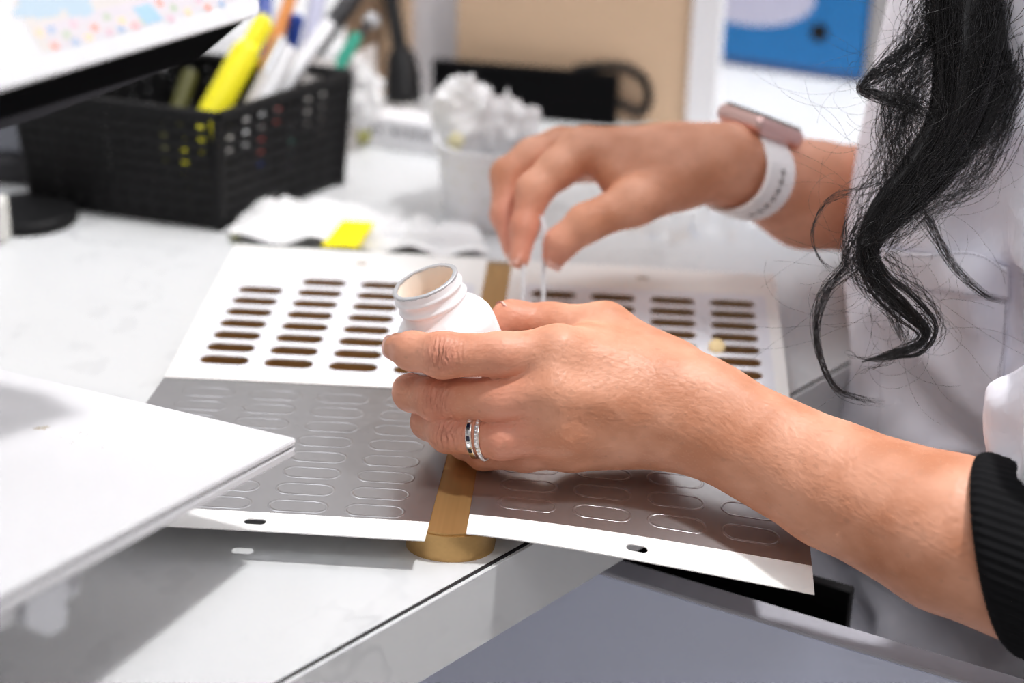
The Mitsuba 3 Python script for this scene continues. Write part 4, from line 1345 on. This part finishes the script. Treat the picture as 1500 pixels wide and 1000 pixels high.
# ------------------------------------------------------------------ crumpled papers
def crumple(P, amp, scale, seed):
    w = P.copy()
    n1 = np.abs(meshkit.noise(P * scale, seed) - .5) * 2
    n2 = np.abs(meshkit.noise(P * scale * 2.3, seed + 1) - .5)
    w[..., 2] += amp * (n1 + .5 * n2)
    w[..., 0] += amp * .3 * (meshkit.noise(P * scale, seed + 2) - .5)
    return w
def paper(far, near, n, m, amp, scale, seed, z0):
    f_ = spline(np.array([atz(*q, z0) for q in far]), n); e_ = spline(np.array([atz(*q, z0) for q in near]), n)
    t = np.linspace(0, 1, m)[None, :, None]
    return crumple(f_[:, None] * (1 - t) + e_[:, None] * t, amp, scale, seed)
far = [(352, 322), (388, 300), (420, 298), (500, 316), (580, 326), (690, 334)]
near = [(336, 340), (352, 356), (420, 362), (520, 370), (620, 378), (716, 384)]
P_ = paper(far, near, 90, 40, 9, .055, 4, 2.0)
lb = thing('paper_bag', 'crumpled white paper bag with a bright yellow label lying behind the left card', 'bag')
part(lb, 'sheet', grid_mesh(P_, .4, (0, 0, 1)), 'mat_paper', 50)
part(lb, 'underside', grid_mesh(P_[:14] - np.array([0, 0, 1.8]), .4, (0, 0, 1)), 'mat_olive', 50, 'greenish lower layer')
yl = paper([(502, 323), (525, 324), (549, 326)], [(470, 361), (496, 362), (523, 364)], 30, 30, .6, .06, 4, 13.0)
part(lb, 'yellow_label', grid_mesh(yl, .3, (0, 0, 1)), 'mat_yellow_label', 50, 'bright yellow label')
ms = []
rl = np.random.default_rng(8)
for k in range(16):
    x, y = 380 + 330 * rl.random(), 318 + 40 * rl.random()
    q = atz(x, y, 12.2)
    ms.append(bx(q - [4 + 4 * rl.random(), .5, .1], q + [4, .5, .15]))
for m_ in ms:
    part(lb, 'printed_line', m_, 'mat_ink_pale', False)

tub = thing('paper_tub', 'white perforated tub stuffed with crumpled paper behind the far hand', 'tub')
tc = atz(716, 318); tc[2] = 0
prof = [(0, 0.2), (25, 0.2), (26.5, 1.5), (31, 46), (32.5, 47), (32.5, 48.5), (30.4, 48.5), (25.5, 3), (0, 3)]
part(tub, 'body', moved(lathe(prof, 56), None, tc), 'mat_white_plastic', 40)
for r_ in range(4):
    for k in range(14):
        a = k * 2 * np.pi / 14 + .22 * (r_ % 2)
        z = 10 + 9.5 * r_; R = 26.5 + 4.5 * (z - 1.5) / 44.5
        n_ = np.array([math.cos(a), math.sin(a), -.1])
        part(f'{tub}__body', 'hole', moved(lathe([(0, -.2), (1.5, -.2), (1.5, .12), (0, .12)], 10), frame(n_), tc + [R * math.cos(a), R * math.sin(a), z]), 'mat_off_white', False)


def wad(c, r, seed, sq=(1, 1, 1)):
    g = np.random.default_rng(seed)
    m = trimesh.creation.icosphere(3)
    v = m.vertices
    q = v + g.normal(0, .05, v.shape)
    cr = np.abs(meshkit.noise(v * 1.9 + 9, seed) - .5) * 2 * .5 + np.abs(meshkit.noise(v * 4.2, seed + 3) - .5) * .55
    return q * (.62 + cr)[:, None] * r * np.array(sq) + c, m.faces


wads = [((690, 178), 1070, 24, 1, (1.0, .8, 1.25), 'largest and tallest, with the pointed top'), ((742, 190), 1078, 20, 2, (1, .8, 1.15), 'lower, at the right against the far hand'), ((672, 205), 1066, 13, 5, (1.1, .8, 1.0), 'small, at the left rim')]
for (x, y), d, r, s, sq_, t in wads:
    solo('crumpled_paper', wad(at(x, y, d), r, s, sq_), 'mat_paper', f'white crumpled paper wad in the tub, {t}', 'paper', 12, 'crumpled papers in the tub')
solo('crumpled_paper', wad(at(668, 206, 1045), 5, 9), 'mat_scrap', 'tiny yellowish paper scrap on the tub rim', 'paper', 25)

# carton with blurred print, lying left of the tub
cb = thing('carton', 'long white carton with dark print lying between the basket and the tub', 'carton')
c0, c1 = atz(536, 214), atz(650, 232)
cd = unit(c1 - c0); cn = np.array([cd[1], -cd[0], 0]); Lc = np.linalg.norm(c1 - c0)
Mc = np.stack([cd, -cn, [0, 0, 1]], 1)
part(cb, 'body', moved(bx((0, 0, .2), (Lc + 14, 22, 21), .8), Mc, c0), 'mat_white_plastic', False)
part(cb, 'end_flap', moved(bx((-1.2, .5, .4), (0, 21.5, 20.6), .3), Mc, c0), 'mat_olive', False, 'dark end')
ms = []
for x0, w_ in [(3, 5), (9, 3), (19, 6), (25.4, 3), (30, 4), (34.6, 4), (39.4, 3), (43, 4)]:
    ms.append(moved(bx((x0, -.25, 10.4), (x0 + w_ * .5, .1, 15.0)), Mc, c0))
    ms.append(moved(bx((x0, -.25, 12.2), (x0 + w_ * .85, .1, 13.2)), Mc, c0))
part(cb, 'printed_word', cat(ms), 'mat_ink', False, 'dark print, too blurred to read')
solo('crumpled_paper', wad(at(530, 140, 1170), 17, 14, (.9, .8, 1.3)), 'mat_paper', 'white crumpled tissue behind the carton by the basket corner', 'paper', 25)
c = at(532, 200, 1165); c[2] = 9
solo('dark_roll', moved(lathe([(0, -9), (8.5, -9), (9, -8), (9, 8), (8.5, 9), (0, 9)], 28), frame((1, .3, 0)), atz(528, 215) + [0, 8, 9.2]), 'mat_olive', 'small dark roll at the left end of the white carton', 'roll', 40)

# ------------------------------------------------------------------ behind: board, adapter, cable, binder
w0, w1 = atz(668, 152), atz(1003, 187)
wd = unit(w1 - w0); wn = np.array([wd[1], -wd[0], 0]); Lw_ = np.linalg.norm(w1 - w0)
Mq = np.stack([wd, -wn, [0, 0, 1]], 1)
def wbox(a0, a1, b0, b1, z0, z1, c=.5):
    return moved(bx((a0, b0, z0), (a1, b1, z1), c), Mq, w0)
solo('tan_board', wbox(0, Lw_, 0, 10, .2, 330), 'mat_tan_board', 'plain tan board standing at the back of the worktop behind the black adapter', 'board', False)
solo('white_post', wbox(Lw_ + .6, Lw_ + 20, -4, 14, .2, 340), 'mat_white_plastic', 'white upright post between the tan board and the blue binder', 'post', False)
ad = thing('power_adapter', 'long black power adapter lying in front of the tan board', 'adapter')
a0 = atz(636, 158); a1 = atz(905, 181)
ax_ = unit(a1 - a0); an = np.array([ax_[1], -ax_[0], 0]); La = np.linalg.norm(a1 - a0)
Ma = np.stack([ax_, -an, [0, 0, 1]], 1)
part(ad, 'body', moved(rbox((0, -8, .3), (La, -1, 36), 2.4), Ma, a0), 'mat_matt_black', 40)
part(ad, 'seam', moved(bx((30, -8.25, 2), (31, -7.9, 34), .05), Ma, a0), 'mat_black_gloss', False)
lp = [(905, 150), (935, 165), (950, 148), (944, 118), (918, 100), (880, 97), (840, 102)]
part(ad, 'cable', tube(spline(np.array([aty(x, y, a1[1] - 1.5 + .9 * k) for k, (x, y) in enumerate(lp)]), 50), 3.0, 10), 'mat_black', 40, 'looped black cable')
pg = thing('cable_plug', 'thick black cable with its plug hanging left of the tan board', 'plug')
part(pg, 'cable', tube(spline(np.array([at(570, -60, 1262), at(574, 0, 1258), at(582, 50, 1252), at(588, 84, 1250)]), 24), 5.2, 12), 'mat_black', 40)
part(pg, 'plug_body', tube(np.array([at(586, 66, 1251), at(588, 84, 1250), at(590, 112, 1248), at(591, 146, 1246)]), [5, 10, 12, 12.4], 20), 'mat_black', 40)
solo('white_board', moved(bx((0, 0, .2), (60, 4, 340), .5), Mq, atz(596, 138)), 'mat_pale_board', 'pale upright board behind the black plug', 'board', False)
solo('brown_board', moved(bx((0, 0, .2), (26, 4, 340), .5), Mq, atz(506, 136)), 'mat_brown', 'narrow brown upright board behind the right end of the basket', 'board', False)
solo('tan_board', moved(bx((0, 0, .2), (26, 4, 340), .5), Mq, atz(550, 137)), 'mat_tan_board', 'narrow tan upright board between the brown board and the black plug', 'board', False)
bi = thing('binder', 'blue binder with a pale round label and a black finger hole at the back right', 'binder')
b0, b1 = atz(1048, 92), atz(1258, 122)
bd = unit(b1 - b0); bn = np.array([bd[1], -bd[0], 0]); Lb = np.linalg.norm(b1 - b0)
Mi = np.stack([bd, -bn, [0, 0, 1]], 1)
def ibox(a0, a1, b0_, b1_, z0, z1, c=.6):
    return moved(bx((a0, b0_, z0), (a1, b1_, z1), c), Mi, b0)
part(bi, 'cover', ibox(0, Lb, 0, 40, 5, 290), 'mat_blue', False)
part(bi, 'foot_edge', ibox(-.3, Lb + .3, -.6, 40.5, .3, 6), 'mat_dark_blue', False, 'dark lower edge')
def onb(x, y):
    return (atp(x, y, b0, bn) - b0) @ Mi
cl = onb(1098, -12); cr_ = onb(1098, 37)
rl_ = cl[2] - cr_[2]
lab = affinity.translate(affinity.scale(Point(0, 0).buffer(1, quad_segs=24), 50, rl_), cl[0], cl[2]).intersection(sbox(1, 8, Lb - 1, 288))
lm = ext(lab, .4); lv, lf = arr(lm)
part(bi, 'round_label', moved((np.stack([lv[:, 0], -lv[:, 2], lv[:, 1]], 1), lf[:, ::-1]), Mi, b0), 'mat_lavender', False, 'pale lavender round label')
ch = onb(1200, 47)
part(bi, 'finger_hole', moved(moved(lathe([(0, 0), (6.6, 0), (6.6, .8), (5.6, 1.0), (5.4, .3), (0, .3)], 28), frame((0, -1, 0)), (ch[0], 0, ch[2])), Mi, b0), 'mat_black', 40, 'black finger hole')
solo('grey_folder', ibox(Lb + 2, Lb + 46, 4, 44, .3, 280), 'mat_grey_wall', 'grey upright folder to the right of the blue binder', 'folder', False)

# clear crumpled plastic behind the far hand
P_ = paper([(925, 318), (980, 300), (1040, 300), (1100, 320)], [(900, 352), (960, 366), (1040, 362), (1110, 348)], 60, 30, 12, .07, 31, 2.0)
solo('plastic_bag', grid_mesh(P_), 'mat_clear_plastic', 'crumpled clear plastic bag on the worktop under the far wrist', 'bag', 40)
